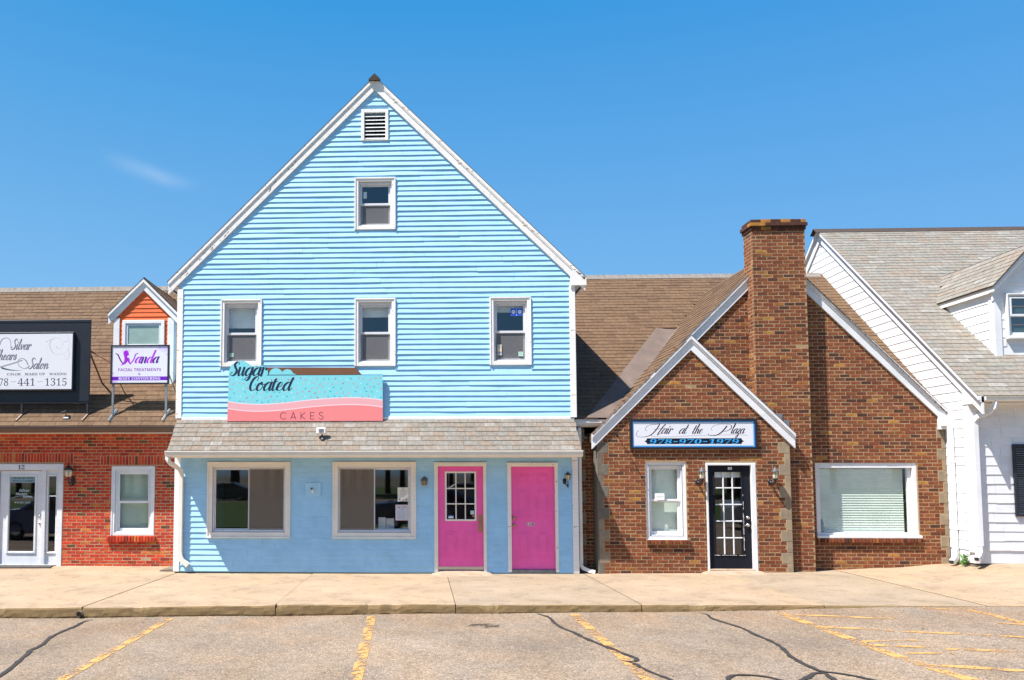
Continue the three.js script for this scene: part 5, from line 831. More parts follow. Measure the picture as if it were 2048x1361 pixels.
/* ================================================================== lettering drawn with a broad pen */
const GLYPH = {   // strokes as x,y pairs: baseline 0, x-height 1
  a: [1.0, [.82, .82, .55, 1, .2, .75, .05, .3, .22, 0, .5, .15, .76, .7, .84, .98], [.84, .98, .74, .4, .78, .06, .92, .04, 1.1, .3]],
  n: [1.05, [0, .55, .16, .97, .22, .6, .15, 0], [.16, .12, .35, .7, .6, 1, .75, .85, .7, .4, .72, .06, .86, .03, 1.08, .3]],
  d: [1.05, [.82, .82, .55, 1, .2, .75, .05, .3, .22, 0, .5, .15, .76, .7], [1.0, 2.1, .86, 1.2, .74, .4, .78, .06, .92, .04, 1.12, .3]],
  t: [.6, [.28, 1.75, .16, .8, .12, .2, .25, 0, .45, .1, .64, .35], [-.08, 1.1, .3, 1.12, .6, 1.2]],
  h: [1.0, [0, .3, .3, 1.2, .42, 1.9, .3, 2.1, .2, 1.6, .12, .6, .1, 0], [.1, .1, .3, .7, .55, 1, .68, .8, .62, .35, .66, .05, .8, .03, 1.02, .3]],
  e: [.8, [.05, .35, .4, .5, .6, .75, .5, 1, .25, .9, .08, .5, .1, .12, .35, 0, .6, .1, .84, .35]],
  i: [.48, [0, .4, .18, 1, .13, .4, .16, .06, .3, .04, .5, .3], [.27, 1.42, .25, 1.36]],
  r: [.66, [.0, .6, .17, 1.0, .17, .6, .1, 0], [.12, .25, .26, .75, .46, 1.02, .62, .9, .6, .78]],
  l: [.5, [0, .3, .3, 1.2, .42, 1.9, .3, 2.1, .2, 1.6, .12, .6, .14, .1, .28, .02, .5, .3]],
  z: [.78, [.05, .88, .3, 1, .62, .93, .3, .45, .08, .08, .3, .16, .5, -.1, .45, -.6, .2, -.9, .02, -.7, .3, -.3, .82, .15]],
  u: [.95, [0, .5, .15, 1, .1, .35, .2, .02, .45, .2, .66, .85, .7, 1], [.7, 1, .62, .35, .68, .05, .8, .03, 1, .3]],
  g: [1.0, [.82, .82, .55, 1, .2, .75, .05, .3, .22, 0, .5, .15, .76, .7, .84, .98], [.84, .98, .72, .2, .6, -.6, .35, -.95, .1, -.75, .35, -.35, .8, .05, 1.05, .3]],
  o: [.88, [.55, .98, .2, .8, .05, .35, .2, .02, .5, .1, .7, .55, .55, .98, .5, .8, .75, .75, .92, .8]],
  v: [.85, [0, .7, .15, 1, .22, .6, .3, .03, .6, .5, .74, .95, .7, .75, .92, .8]],
  s: [.7, [0, .25, .3, .75, .42, 1.08, .5, .6, .48, .2, .28, 0, .05, .12], [.36, .02, .72, .35]],
  S: [1.05, [1.0, 1.75, .9, 2.05, .6, 2.1, .34, 1.75, .5, 1.3, .78, .85, .7, .3, .32, 0, -.02, .12, .0, .45, .2, .5]],
  C: [1.15, [1.0, 1.5, 1.12, 1.85, .92, 2.1, .5, 1.85, .18, 1.1, .2, .35, .5, 0, .9, .15, 1.25, .5]],
};
function pen(c, pts, w, k, ang = -0.35) {      // pts already in pixels; thick on the down strokes
  const n = pts.length; if (n < 2) return;
  const at = (i) => pts[clamp(i, 0, n - 1)];
  for (let i = 0; i < n - 1; i++) {
    const [p0, p1, p2, p3] = [at(i - 1), at(i), at(i + 1), at(i + 2)], L = Math.hypot(p2[0] - p1[0], p2[1] - p1[1]), m = Math.max(3, Math.ceil(L / Math.max(0.6, w * 0.12)));
    for (let j = 0; j <= m; j++) {
      const t = j / m, f = (a) => 0.5 * (2 * p1[a] + (p2[a] - p0[a]) * t + (2 * p0[a] - 5 * p1[a] + 4 * p2[a] - p3[a]) * t * t + (3 * p1[a] - p0[a] - 3 * p2[a] + p3[a]) * t * t * t);
      const g = (a) => (p2[a] - p0[a]) + 2 * (2 * p0[a] - 5 * p1[a] + 4 * p2[a] - p3[a]) * t + 3 * (3 * p1[a] - p0[a] - 3 * p2[a] + p3[a]) * t * t;
      const dx = g(0), dy = g(1), l = Math.hypot(dx, dy) || 1, down = clamp((dy * Math.cos(ang) - dx * Math.sin(ang) * -1 * 0.4) / l), r = w / 2 * lerp(k, 1, down * down * (3 - 2 * down));
      c.beginPath(); c.arc(f(0), f(1), Math.max(0.35, r), 0, 6.3); c.fill();
    }
  }
}
function script(c, text, x, y, h, w, k, slant = 0.3, sx = 1, cols, cap = 1, asc = 1) {   // h: x-height in pixels
  let n = 0;
  for (const ch of text) {
    if (ch === ' ') { x += h * 0.55 * sx; continue; }
    const [adv0, ...strokes] = GLYPH[ch], big = ch < 'a' ? cap : 1, adv = adv0 * big; if (cols) c.fillStyle = cols[n++ % cols.length];
    for (const s of strokes) { const p = []; for (let i = 0; i < s.length; i += 2) { let v = s[i + 1]; if (ch >= 'a') v = v > 1 ? 1 + (v - 1) * asc : v < 0 ? v * (0.35 + 0.65 * asc) : v; p.push([x + (s[i] * big + v * big * slant) * h * sx, y - v * big * h]); } pen(c, p, w, k); }
    x += adv * h * sx;
  }
  return x;
}
const polyPen = (c, pts, w, k = 1) => pen(c, pts, w, k);

/* ================================================================== signs */
{ // the cake shop's sign
  const s = thing('shop_sign', 'turquoise and pink cake shop sign with sprinkles leaning above the pent roof', 'sign');
  const x0 = -3.77, x1 = -0.64, y0 = 3.035, sc = (x1 - x0) / 1874, Z0 = 0.055, Z1 = 0.10;      // drawn in units of 1874 across
  const bumps = [[245, 205, 143], [400, 190, 62], [492, 208, 88], [672, 240, 86], [812, 240, 72]];
  const top = (x) => { let t = 238; for (const [cx, cy, r] of bumps) if (Math.abs(x - cx) < r) t = Math.min(t, cy - Math.sqrt(r * r - (x - cx) ** 2)); return t; };
  const outline = [new THREE.Vector2(x0, y0), new THREE.Vector2(x1, y0)];
  for (let x = 1960; x >= 104; x -= x > 900 ? 60 : 6) outline.push(new THREE.Vector2(x0 + (x - 88) * sc, y0 + (795 - top(x)) * sc));
  outline.push(new THREE.Vector2(x0 + 10 * sc, y0 + (795 - 225) * sc));
  const g = new THREE.ExtrudeGeometry(new THREE.Shape(outline), { depth: Z1 - Z0, bevelEnabled: false }); g.translate(0, 0, Z0);
  const uv = g.attributes.uv, p = g.attributes.position, Hh = 760 * sc; for (let i = 0; i < uv.count; i++) uv.setXY(i, (p.getX(i) - x0) / (x1 - x0), (p.getY(i) - y0) / Hh);
  const tx = canvasTex(1874, 760, (c) => {
    c.translate(-88, -35); c.fillStyle = '#86dce4'; c.fillRect(0, 0, 2100, 900);
    let sd = 7; const q = () => { sd = (sd * 16807) % 2147483647; return sd / 2147483647; };
    const cols = ['#1fa3bd', '#e8716f', '#c42a55', '#b3e6ec', '#e9b0aa', '#26a8be', '#c4eef2', '#e08a84'];
    for (let r = 0; r < 6; r++) for (let i = 0; i < 27; i++) { const x = 105 + i * 70 + (r % 2) * 35 + q() * 30, y = 275 + r * 54 + q() * 26; c.save(); c.translate(x, y); c.rotate(q() * 3.14); c.fillStyle = cols[Math.floor(q() * 8)]; c.beginPath(); c.roundRect(-14, -4.5, 28, 9, 3.5); c.fill(); c.restore(); }
    const wave = (a, off) => { c.beginPath(); c.moveTo(80, 552 + off); c.bezierCurveTo(400, 620 + off, 700, 585 + off, 1000, 550 + off); c.bezierCurveTo(1350, 512 + off, 1700, 495 + off, 1970, 548 + off); };
    for (const [off, f] of [[0, '#f5b2b7'], [84, '#f98d8c']]) { wave(0, off); c.lineTo(1970, 900); c.lineTo(80, 900); c.closePath(); c.fillStyle = f; c.fill(); wave(0, off); c.strokeStyle = '#fbe3e8'; c.lineWidth = 10; c.stroke(); }
    c.fillStyle = '#12284a'; c.fillRect(560, 234, 1420, 9);
    script(c, 'Sugar', 122, 243, 95, 29, 0.3, 0.2, 1.0, null, 0.82, 0.45); script(c, 'Coated', 340, 425, 98, 29, 0.3, 0.22, 1.0, null, 0.82, 0.45);
    c.strokeStyle = '#6d2348'; c.lineWidth = 8; c.lineCap = 'butt'; const y = 690, b = 773;
    c.beginPath(); c.arc(770, 732, 39, 0.75, 5.5); c.stroke(); c.beginPath(); c.moveTo(856, b); c.lineTo(887, y); c.lineTo(918, b); c.moveTo(868, 748); c.lineTo(907, 748); c.stroke();
    c.beginPath(); c.moveTo(979, y - 2); c.lineTo(979, b + 2); c.moveTo(1030, y); c.lineTo(983, 733); c.lineTo(1032, b); c.stroke(); c.beginPath(); c.moveTo(1142, y + 2); c.lineTo(1094, y + 2); c.lineTo(1094, b - 2); c.lineTo(1142, b - 2); c.moveTo(1094, 732); c.lineTo(1135, 732); c.stroke();
    c.beginPath(); c.moveTo(1243, 700); c.bezierCurveTo(1225, 684, 1200, 690, 1202, 710); c.bezierCurveTo(1206, 736, 1246, 726, 1246, 752); c.bezierCurveTo(1244, 778, 1214, 778, 1198, 760); c.stroke();
  });
  part(s, 'panel', g, [mat([0.84, 0.84, 0.84], 0.45, { map: tx }), mat([0.1, 0.1, 0.12], 0.6)]);
  part(s, 'old_backing', mb().prism([[-3.0, 3.93], [-1.07, 3.93], [-1.07, 3.975], [-1.19, 4.115], [-3.0, 4.13]], 0.03, 0.054), M.copper, 'brown board behind the sign');
  part(s, 'bracket', mb().box(-3.4, -3.36, 3.1, 3.9, 0.02, 0.055).box(-1.05, -1.01, 3.1, 3.9, 0.02, 0.055), M.zinc);
}
{ // the hair salon's sign
  const s = thing('shop_sign', 'long white sign with navy frame and blue phone number over the black door', 'sign'), a = 4.213, b = 6.66, c0 = 2.462, d = 3.056, z = 0.1;
  part(s, 'frame', frameMB(a, b, c0, d, 0.042, z - 0.002, z + 0.06, 0.008), M.navy);
  const tx = canvasTex(1848, 432, (c) => {
    c.translate(-62, -60); c.fillStyle = '#e9e9ef'; c.fillRect(0, 0, 2100, 700);
    for (const [x, y, w, h, g0, g1] of [[62, 60, 1848, 40, 0, 1], [62, 452, 1848, 40, 0, -1], [62, 60, 40, 432, 1, 0], [1870, 60, 40, 432, -1, 0]]) { const gr = g0 ? c.createLinearGradient(g0 > 0 ? x : x + w, 0, g0 > 0 ? x + w : x, 0) : c.createLinearGradient(0, g1 > 0 ? y : y + h, 0, g1 > 0 ? y + h : y); gr.addColorStop(0, '#1668c8'); gr.addColorStop(0.45, '#58b4f2'); gr.addColorStop(1, 'rgba(233,233,239,0)'); c.fillStyle = gr; c.fillRect(x, y, w, h); }
    c.fillStyle = '#2a1330';
    const P = (...v) => { const o = []; for (let i = 0; i < v.length; i += 2) o.push([v[i], v[i + 1]]); return o; };
    pen(c, P(285, 225, 265, 200, 290, 150, 360, 120, 430, 118, 478, 108, 455, 165, 400, 240, 330, 300, 230, 325, 150, 315, 125, 280, 140, 240, 165, 222), 17, 0.32);
    pen(c, P(570, 118, 530, 160, 490, 220, 455, 270, 450, 292, 470, 285, 500, 255), 17, 0.32); pen(c, P(395, 200, 440, 195, 500, 190, 560, 175), 6, 1);
    script(c, 'air', 500, 270, 82, 17, 0.3, 0.5, 0.86); script(c, 'at', 765, 270, 82, 17, 0.3, 0.5, 0.86); script(c, 'the', 965, 270, 74, 17, 0.3, 0.5, 0.84);
    pen(c, P(1490, 150, 1450, 205, 1390, 265, 1320, 300, 1250, 302, 1212, 290, 1218, 272), 21, 0.35); pen(c, P(1275, 215, 1255, 200, 1290, 150, 1380, 118, 1500, 118, 1560, 140, 1545, 195, 1480, 230, 1420, 238), 13, 0.36);
    script(c, 'laza', 1545, 270, 78, 17, 0.3, 0.5, 0.76); pen(c, P(355, 285, 380, 315, 560, 325, 900, 310, 1250, 296, 1600, 292, 1800, 300), 4.5, 0.8);
    c.fillStyle = '#0c0f24'; c.beginPath(); c.moveTo(288, 347); c.lineTo(1704, 347); c.quadraticCurveTo(1714, 388, 1750, 396); c.quadraticCurveTo(1714, 404, 1704, 443); c.lineTo(288, 443); c.quadraticCurveTo(278, 404, 240, 396); c.quadraticCurveTo(278, 388, 288, 347); c.fill();
    c.fillStyle = '#36aef4'; c.save(); c.translate(306, 436); c.transform(1, 0, -0.28, 1, 0, 0); c.scale(1.9, 1); c.font = 'bold 108px serif'; let x = 2; for (const ch of '978-970-1979') { if (ch === '-') c.fillRect(x + 8, -42, 34, 13); else c.fillText(ch, x, 0); x += ch === '-' ? 51 : 61; } c.restore();
  });
  part(s, 'panel', mb().box(a + 0.04, b - 0.04, c0 + 0.04, d - 0.04, z, z + 0.036), M.paper);
  part(s, 'print', pane(a + 0.04, b - 0.04, c0 + 0.04, d - 0.04, z + 0.039), mat([0.84, 0.84, 0.84], 0.4, { map: tx }));
}
{ // the facial studio's sign on its posts
  const s = thing('roof_sign', 'white sign with purple lettering on posts in front of the orange dormer', 'sign'), a = -6.47, b = -5.213, c0 = 3.885, d = 4.722, z = -0.66;
  part(s, 'frame', frameMB(a, b, c0, d, 0.03, z - 0.06, z + 0.012, 0.004), M.navy); part(s, 'back', geoBox(a + 0.02, b - 0.02, c0 + 0.02, d - 0.02, z - 0.055, z - 0.01), M.navy);
  const tx = canvasTex(1170, 776, (c) => {
    c.scale(1170 / 1760, 776 / 1165); c.translate(-75, -65); c.fillStyle = '#e7e5ee'; c.fillRect(0, 0, 2000, 1400);
    for (const [x, y, r] of [[1740, 100, 190], [1560, 110, 90], [1830, 330, 70], [1290, 70, 60], [90, 930, 80], [100, 1210, 120], [200, 1225, 90]]) for (let i = 0; i < 5; i++) { c.fillStyle = 'rgba(190,150,240,0.12)'; c.beginPath(); c.ellipse(x + (i - 2) * r * 0.2, y + ((i * 7) % 5 - 2) * r * 0.14, r * (0.9 - i * 0.1), r * (0.55 + 0.08 * ((i * 3) % 4)), i, 0, 7); c.fill(); }
    const P = (...v) => { const o = []; for (let i = 0; i < v.length; i += 2) o.push([v[i], v[i + 1]]); return o; };
    c.fillStyle = '#4a1f78'; pen(c, P(195, 292, 255, 330, 300, 420, 350, 520, 415, 610), 44, 0.55);
    c.fillStyle = '#ad21dc'; c.beginPath(); c.moveTo(430, 300); c.bezierCurveTo(420, 230, 470, 185, 530, 190); c.bezierCurveTo(580, 195, 600, 240, 605, 330); c.bezierCurveTo(600, 375, 560, 370, 545, 372); c.lineTo(545, 400); c.bezierCurveTo(580, 440, 610, 420, 625, 450); c.bezierCurveTo(640, 520, 640, 570, 660, 600); c.lineTo(650, 650); c.bezierCurveTo(600, 600, 580, 560, 560, 540); c.bezierCurveTo(540, 620, 450, 680, 330, 665); c.bezierCurveTo(420, 640, 460, 560, 465, 480); c.bezierCurveTo(470, 400, 440, 370, 430, 300); c.fill();
    c.fillStyle = '#8a16b4'; pen(c, P(505, 270, 525, 350, 540, 430, 550, 500, 520, 600), 26, 0.6);
    c.fillStyle = '#a437d0'; pen(c, P(890, 292, 815, 330, 790, 420, 730, 540, 650, 630), 40, 0.6);
    c.strokeStyle = '#a07ab8'; c.lineWidth = 8; c.beginPath(); c.moveTo(488, 175); c.lineTo(516, 118); c.lineTo(545, 172); c.moveTo(415, 260); c.lineTo(410, 165); c.lineTo(440, 190); c.moveTo(625, 240); c.lineTo(620, 165); c.lineTo(595, 185); c.stroke();
    script(c, 'anda', 800, 598, 186, 62, 0.2, 0.28, 0.96, ['#a72fd6', '#55208e', '#b52be0', '#541a86']);
    c.fillStyle = '#8a35aa'; c.textAlign = 'center'; c.font = 'bold 128px sans-serif'; c.save(); c.translate(950, 862); c.scale(1.08, 1); c.fillText('FACIAL TREATMENTS', 0, 0); c.restore(); c.font = 'bold 100px sans-serif'; c.fillText('&', 948, 985);
    c.fillStyle = '#7208bd'; c.fillRect(60, 1035, 1800, 122); c.fillStyle = '#f4eefb'; c.font = 'bold 112px serif'; c.save(); c.translate(950, 1136); c.scale(1.16, 1); c.fillText('BODY CONTOURING', 0, 0); c.restore();
  });
  part(s, 'print', pane(a + 0.03, b - 0.03, c0 + 0.03, d - 0.03, z - 0.002), mat([0.84, 0.84, 0.84], 0.4, { map: tx }));
  for (const x of [a + 0.055, b - 0.055]) { part(s, 'post', geoBox(x - 0.022, x + 0.022, 3.2, c0 + 0.02, z - 0.05, z - 0.01, 0.004), M.zinc); part(s, 'foot', sweep([[x - 0.03, 3.10, z + 0.11], [x, 3.23, z - 0.03], [x + 0.045, 3.36, z - 0.16]], 0.04, 0.03), M.tin); part(s, 'brace', rod([x, 4.2, z - 0.06], [x + 0.02, 3.78, z - 0.62], 0.013), M.zinc); }
}
{ // the salon's big dark sign
  const s = thing('roof_sign', 'large dark salon sign with white face standing on the brown roof', 'sign'), z = -0.70;
  part(s, 'backing', geoBox(-10.9, -6.935, 3.475, 5.29, z - 0.05, z, 0.01), M.navy); part(s, 'backing_edge', mb().box(-10.9, -6.955, 5.235, 5.262, z, z + 0.008).box(-10.9, -6.955, 3.53, 3.55, z, z + 0.008), M.navy);
  part(s, 'light_box', geoBox(-10.5, -7.262, 3.745, 5.01, z, z + 0.075, 0.012), M.navy);
  const tx = canvasTex(1900, 714, (c) => {    // face: 3.16 m x 1.187 m; 601 px per metre
    const k = 601 / 655; c.fillStyle = '#e6e6ec'; c.fillRect(0, 0, 1900, 714);
    const X = (x) => 1900 - (945 - x) * k, Y = (y) => (y - 250) * 714 / 700;
    const P = (...v) => { const o = []; for (let i = 0; i < v.length; i += 2) o.push([X(v[i]), Y(v[i + 1])]); return o; };
    c.fillStyle = '#b9bac6'; pen(c, P(720, 410, 740, 440, 790, 430, 810, 380, 780, 320, 700, 300, 640, 340, 625, 400, 660, 480, 740, 515, 830, 500, 890, 440, 900, 360, 870, 270), 9, 0.35); pen(c, P(890, 440, 905, 520, 880, 575, 840, 565, 835, 535, 870, 530), 6, 0.4); pen(c, P(640, 320, 600, 340, 575, 355), 10, 0.3); pen(c, P(830, 355, 860, 345, 880, 340), 16, 0.4); pen(c, P(560, 430, 600, 400, 620, 370), 4, 0.6);
    const word = (t, x, y, h, sl = 0.28, sx = 0.86) => { c.fillStyle = '#3c3848'; script(c, t, X(x) + 3, Y(y) + 4, h, 15, 0.42, sl, sx); c.fillStyle = '#a3a6b2'; script(c, t, X(x) - 1, Y(y) - 2, h, 8, 0.4, sl, sx); };
    word('Silvar', 70, 445, 64); word('Shears', -170, 575, 64); word('Salon', 325, 690, 66);
    for (const [w, f] of [[16, '#55525f'], [8, '#b6b9c4']]) { c.fillStyle = f; pen(c, P(330, 670, 270, 690, 200, 660, 175, 600, 215, 560, 280, 580, 320, 640), w, 0.5); pen(c, P(70, 430, 60, 340, 10, 300, -60, 320, -90, 380), w, 0.5); pen(c, P(230, 585, 120, 620, 0, 650, -120, 680), w * 1.1, 0.9); }
    c.fillStyle = '#4d5a66'; c.beginPath(); c.moveTo(X(-60), Y(665)); c.quadraticCurveTo(X(60), Y(712), X(250), Y(712)); c.quadraticCurveTo(X(60), Y(726), X(-60), Y(690)); c.fill();
    c.fillStyle = '#18242a'; c.textBaseline = 'alphabetic'; c.font = 'bold 44px serif'; for (const [t, a, b] of [['COLOR', 20, 220], ['MAKE UP', 275, 565], ['WAXING', 625, 875]]) { c.save(); c.translate(X(a), Y(775)); c.scale((b - a) * k / c.measureText(t).width, 1); c.fillText(t, 0, 0); c.restore(); }
    c.strokeStyle = '#b9b9c2'; c.lineWidth = 2; for (const y of [795, 922]) { c.beginPath(); c.moveTo(0, Y(y)); c.lineTo(X(880), Y(y)); c.stroke(); }
    c.fillStyle = '#201c46'; c.font = '132px serif'; for (const [t, a, b] of [['978', -170, 52], ['441', 175, 435], ['1315', 560, 885]]) { c.save(); c.translate(X(a), Y(905)); c.scale((b - a) * k / c.measureText(t).width, 1); c.fillText(t, 0, 0); c.restore(); } c.fillStyle = '#5a4a60'; for (const a of [75, 460]) pen(c, P(a, 850, a + 25, 860, a + 50, 850, a + 78, 860), 6, 0.5);
  });
  part(s, 'face', pane(-10.45, -7.29, 3.782, 4.969, z + 0.0775), mat([0.84, 0.84, 0.84], 0.4, { map: tx }));
  for (const x of [-9.9, -8.40, -6.975]) { part(s, 'post', geoBox(x - 0.02, x + 0.02, 3.2, 3.5, z - 0.045, z - 0.005), M.iron); part(s, 'foot', sweep([[x - 0.05, 3.10, z + 0.12], [x, 3.22, z + 0.0], [x + 0.06, 3.36, z - 0.14]], 0.045, 0.03), M.brownMetal); part(s, 'brace', rod([x, 4.6, z - 0.06], [x, 4.0, z - 0.8], 0.02), M.brownMetal); }
}
{ const c = thing('conduit', 'thin brown conduit between the dark salon sign and the purple lettered sign', 'conduit'); part(c, 'pipe', rod([-6.97, 4.62, -0.78], [-6.42, 4.32, -0.76], 0.017), M.copper); }

/* ================================================================== lamps */
const lantern = (label, kind) => {
  const t = thing('wall_lamp', label, 'lamp', 'lamps on the shop fronts');
  if (kind === 'coach') {           // black globe lantern
    part(t, 'backplate', lathe([[0.001, 0.02], [0.05, 0.018], [0.062, 0.006], [0.062, 0], [0.001, 0]], 20).rotateX(Math.PI / 2).scale(0.8, 1.75, 1).translate(0.055, -0.2, 0), M.black);
    part(t, 'arm', tube([[0.055, -0.27, 0.01], [0.05, -0.31, 0.06], [0.02, -0.27, 0.12], [0, -0.19, 0.13], [0, -0.14, 0.13]], 0.011), M.black);
    part(t, 'globe', lathe([[0.03, -0.14], [0.07, -0.125], [0.088, -0.07], [0.088, -0.03], [0.075, 0.0], [0.07, 0.005]], 12).translate(0, 0.03, 0.13), M.lampGlass);
    part(t, 'cap', lathe([[0.001, 0.17], [0.007, 0.155], [0.012, 0.13], [0.006, 0.115], [0.03, 0.09], [0.06, 0.05], [0.092, 0.022], [0.095, 0.0], [0.06, 0.0]], 20).translate(0, 0.035, 0.13), M.black);
    for (let i = 0; i < 6; i++) { const a = i / 6 * 6.283; part(t, 'rib', tube([[Math.cos(a) * 0.072, 0.03, 0.13 + Math.sin(a) * 0.072], [Math.cos(a) * 0.092, -0.02, 0.13 + Math.sin(a) * 0.092], [Math.cos(a) * 0.072, -0.1, 0.13 + Math.sin(a) * 0.072]], 0.0045, 8, 5), M.black); }
    part(t, 'finial', lathe([[0.001, -0.2], [0.012, -0.185], [0.02, -0.16], [0.034, -0.13], [0.03, -0.12]], 12).translate(0, 0.015, 0.13), M.black);
  } else if (kind === 'hood') {     // small hooded bronze lantern
    part(t, 'backplate', lathe([[0.001, 0.015], [0.05, 0.012], [0.058, 0]], 18).rotateX(Math.PI / 2).translate(0.012, 0.03, 0), M.lampGrey);
    part(t, 'cap', lathe([[0.001, 0.10], [0.01, 0.095], [0.012, 0.075], [0.035, 0.06], [0.075, 0.015], [0.078, 0.008], [0.05, 0.006]], 8).translate(0, 0, 0.09), M.lampGrey);
    part(t, 'shade', lathe([[0.066, 0.008], [0.05, -0.085], [0.045, -0.09]], 6).translate(0, 0, 0.09), phys([0.35, 0.28, 0.16], 0.4, { transmission: 0.3, thickness: 0 }));
    for (let i = 0; i < 6; i++) { const a = i / 6 * 6.283; part(t, 'rib', rod([Math.cos(a) * 0.067, 0.008, 0.09 + Math.sin(a) * 0.067], [Math.cos(a) * 0.048, -0.09, 0.09 + Math.sin(a) * 0.048], 0.004, 5), M.lampGrey); }
    part(t, 'arm', rod([0.01, 0.03, 0.01], [0, 0.045, 0.09], 0.008), M.lampGrey);
  } else if (kind === 'torch') {    // black lantern on a low arm
    part(t, 'backplate', lathe([[0.001, 0.015], [0.035, 0.012], [0.042, 0]], 18).rotateX(Math.PI / 2).scale(1, 1.4, 1).translate(-0.05, -0.12, 0), M.black);
    part(t, 'arm', tube([[-0.05, -0.13, 0.01], [-0.03, -0.18, 0.05], [0, -0.22, 0.09], [0, -0.15, 0.095], [0, -0.1, 0.095]], 0.01), M.black);
    part(t, 'shade', lathe([[0.03, -0.10], [0.058, 0.0], [0.06, 0.004]], 6).translate(0, 0, 0.095), M.lampGlass);
    part(t, 'cap', lathe([[0.001, 0.075], [0.008, 0.065], [0.02, 0.05], [0.055, 0.022], [0.07, 0.004], [0.06, 0]], 6).translate(0, 0, 0.095), M.black);
    for (let i = 0; i < 6; i++) { const a = i / 6 * 6.283; part(t, 'rib', rod([Math.cos(a) * 0.06, 0.004, 0.095 + Math.sin(a) * 0.06], [Math.cos(a) * 0.031, -0.1, 0.095 + Math.sin(a) * 0.031], 0.004, 5), M.black); }
    part(t, 'finial', lathe([[0.001, -0.26], [0.01, -0.235], [0.016, -0.2], [0.012, -0.17]], 10).translate(0, 0, 0.09), M.black);
  } else {                          // grey capped post lantern, bent arm below
    part(t, 'backplate', lathe([[0.001, 0.02], [0.04, 0.016], [0.048, 0]], 18).rotateX(Math.PI / 2).translate(-0.045, -0.17, 0), M.black);
    part(t, 'arm', tube([[-0.045, -0.17, 0.015], [-0.03, -0.20, 0.06], [0, -0.19, 0.12], [0, -0.13, 0.135]], 0.022), M.black);
    part(t, 'glass', lathe([[0.032, -0.115], [0.046, -0.1], [0.05, -0.03], [0.044, 0.02]], 8).translate(0, 0, 0.135), M.lampGlass);
    for (let i = 0; i < 4; i++) { const a = i / 4 * 6.283 + 0.5; part(t, 'rib', rod([Math.cos(a) * 0.05, 0.02, 0.135 + Math.sin(a) * 0.05], [Math.cos(a) * 0.045, -0.11, 0.135 + Math.sin(a) * 0.045], 0.0055, 5), M.lampGrey); }
    part(t, 'cap', lathe([[0.001, 0.14], [0.006, 0.125], [0.012, 0.10], [0.03, 0.075], [0.06, 0.04], [0.078, 0.03], [0.08, 0.02], [0.03, 0.018]], 16).translate(0, 0, 0.135), M.lampGrey);
    part(t, 'cup', lathe([[0.001, -0.16], [0.02, -0.15], [0.045, -0.12], [0.048, -0.11], [0.02, -0.108]], 12).translate(0, 0, 0.135), M.black);
  }
  return t;
};
lantern('black globe lantern on red brick beside the white door', 'coach').position.set(-7.42, 2.03, -0.997);
lantern('small bronze hooded lantern on blue siding beside the glazed pink door', 'hood').position.set(0.18, 1.84, 0.012);
lantern('black torch shaped lantern beside the solid pink door', 'torch').position.set(3.0, 1.955, 0.012);
const lampE = lantern('grey capped lantern on brown brick between window and black door', 'post'); lampE.position.set(5.55, 2.0, 0.102);
copyOf(lampE, [6.94, 2.0, 0.102], 'grey capped lantern on brown brick between black door and pale quoin stones');

/* ================================================================== small things */
{ const f = thing('floodlight', 'cream motion floodlight on the pent roof under the cake sign', 'floodlight'); const X = -1.83, Y = 2.66, Z = 0.42;
  part(f, 'base', lathe([[0.001, 0.05], [0.045, 0.04], [0.055, 0.0], [0.055, -0.02]], 14).translate(X + 0.03, Y - 0.015, Z), M.iron); part(f, 'stem', rod([X + 0.03, Y + 0.02, Z], [X + 0.01, Y + 0.11, Z + 0.03], 0.014), M.iron); part(f, 'housing', mb().box(X - 0.1, X + 0.1, Y + 0.10, Y + 0.225, Z - 0.02, Z + 0.06, 0.018), M.cream); part(f, 'lens', geoBox(X - 0.045, X + 0.05, Y + 0.125, Y + 0.20, Z + 0.058, Z + 0.066, 0.004), M.zinc); }
{ const f = thing('spotlight', 'small dark spotlight on the brown roof below the salon sign', 'spotlight'); const X = -7.40, Y = 3.19, Z = -0.66;
  part(f, 'base', geoBox(X - 0.04, X + 0.07, Y - 0.06, Y - 0.01, Z - 0.04, Z + 0.06, 0.008), M.tin); part(f, 'stem', rod([X + 0.01, Y - 0.02, Z], [X - 0.01, Y + 0.08, Z + 0.02], 0.01), M.iron); part(f, 'head', geoBox(-0.06, 0.06, -0.018, 0.018, -0.05, 0.05, 0.006).rotateZ(0.3).translate(X - 0.03, Y + 0.10, Z + 0.02), M.iron); }
{ const m = thing('doormat', 'thin grey mat on the pavement before the white door', 'mat'); part(m, 'pad', mb().prism([[-9.3, -0.995], [-7.75, -0.995], [-7.62, -0.55], [-7.62, -0.55], [-9.3, -0.45]].map(([x, z]) => [x, -z]).reverse(), 0, 0.012).geo().rotateX(-Math.PI / 2).translate(0, 0.022, 0), M.mat); }
{ const p = thing('drain_pipe', 'short metal drain pipe poking out of the kerb joint', 'pipe'); part(p, 'sleeve', new THREE.CylinderGeometry(0.042, 0.042, 0.14, 18, 1, true).rotateX(Math.PI / 2).translate(-5.12, -0.155, 3.80), mat([0.5, 0.5, 0.52], 0.35, { metalness: 0.8, side: THREE.DoubleSide })); part(p, 'inside', new THREE.CircleGeometry(0.0415, 18).translate(-5.12, -0.155, 3.80), M.rubber); }
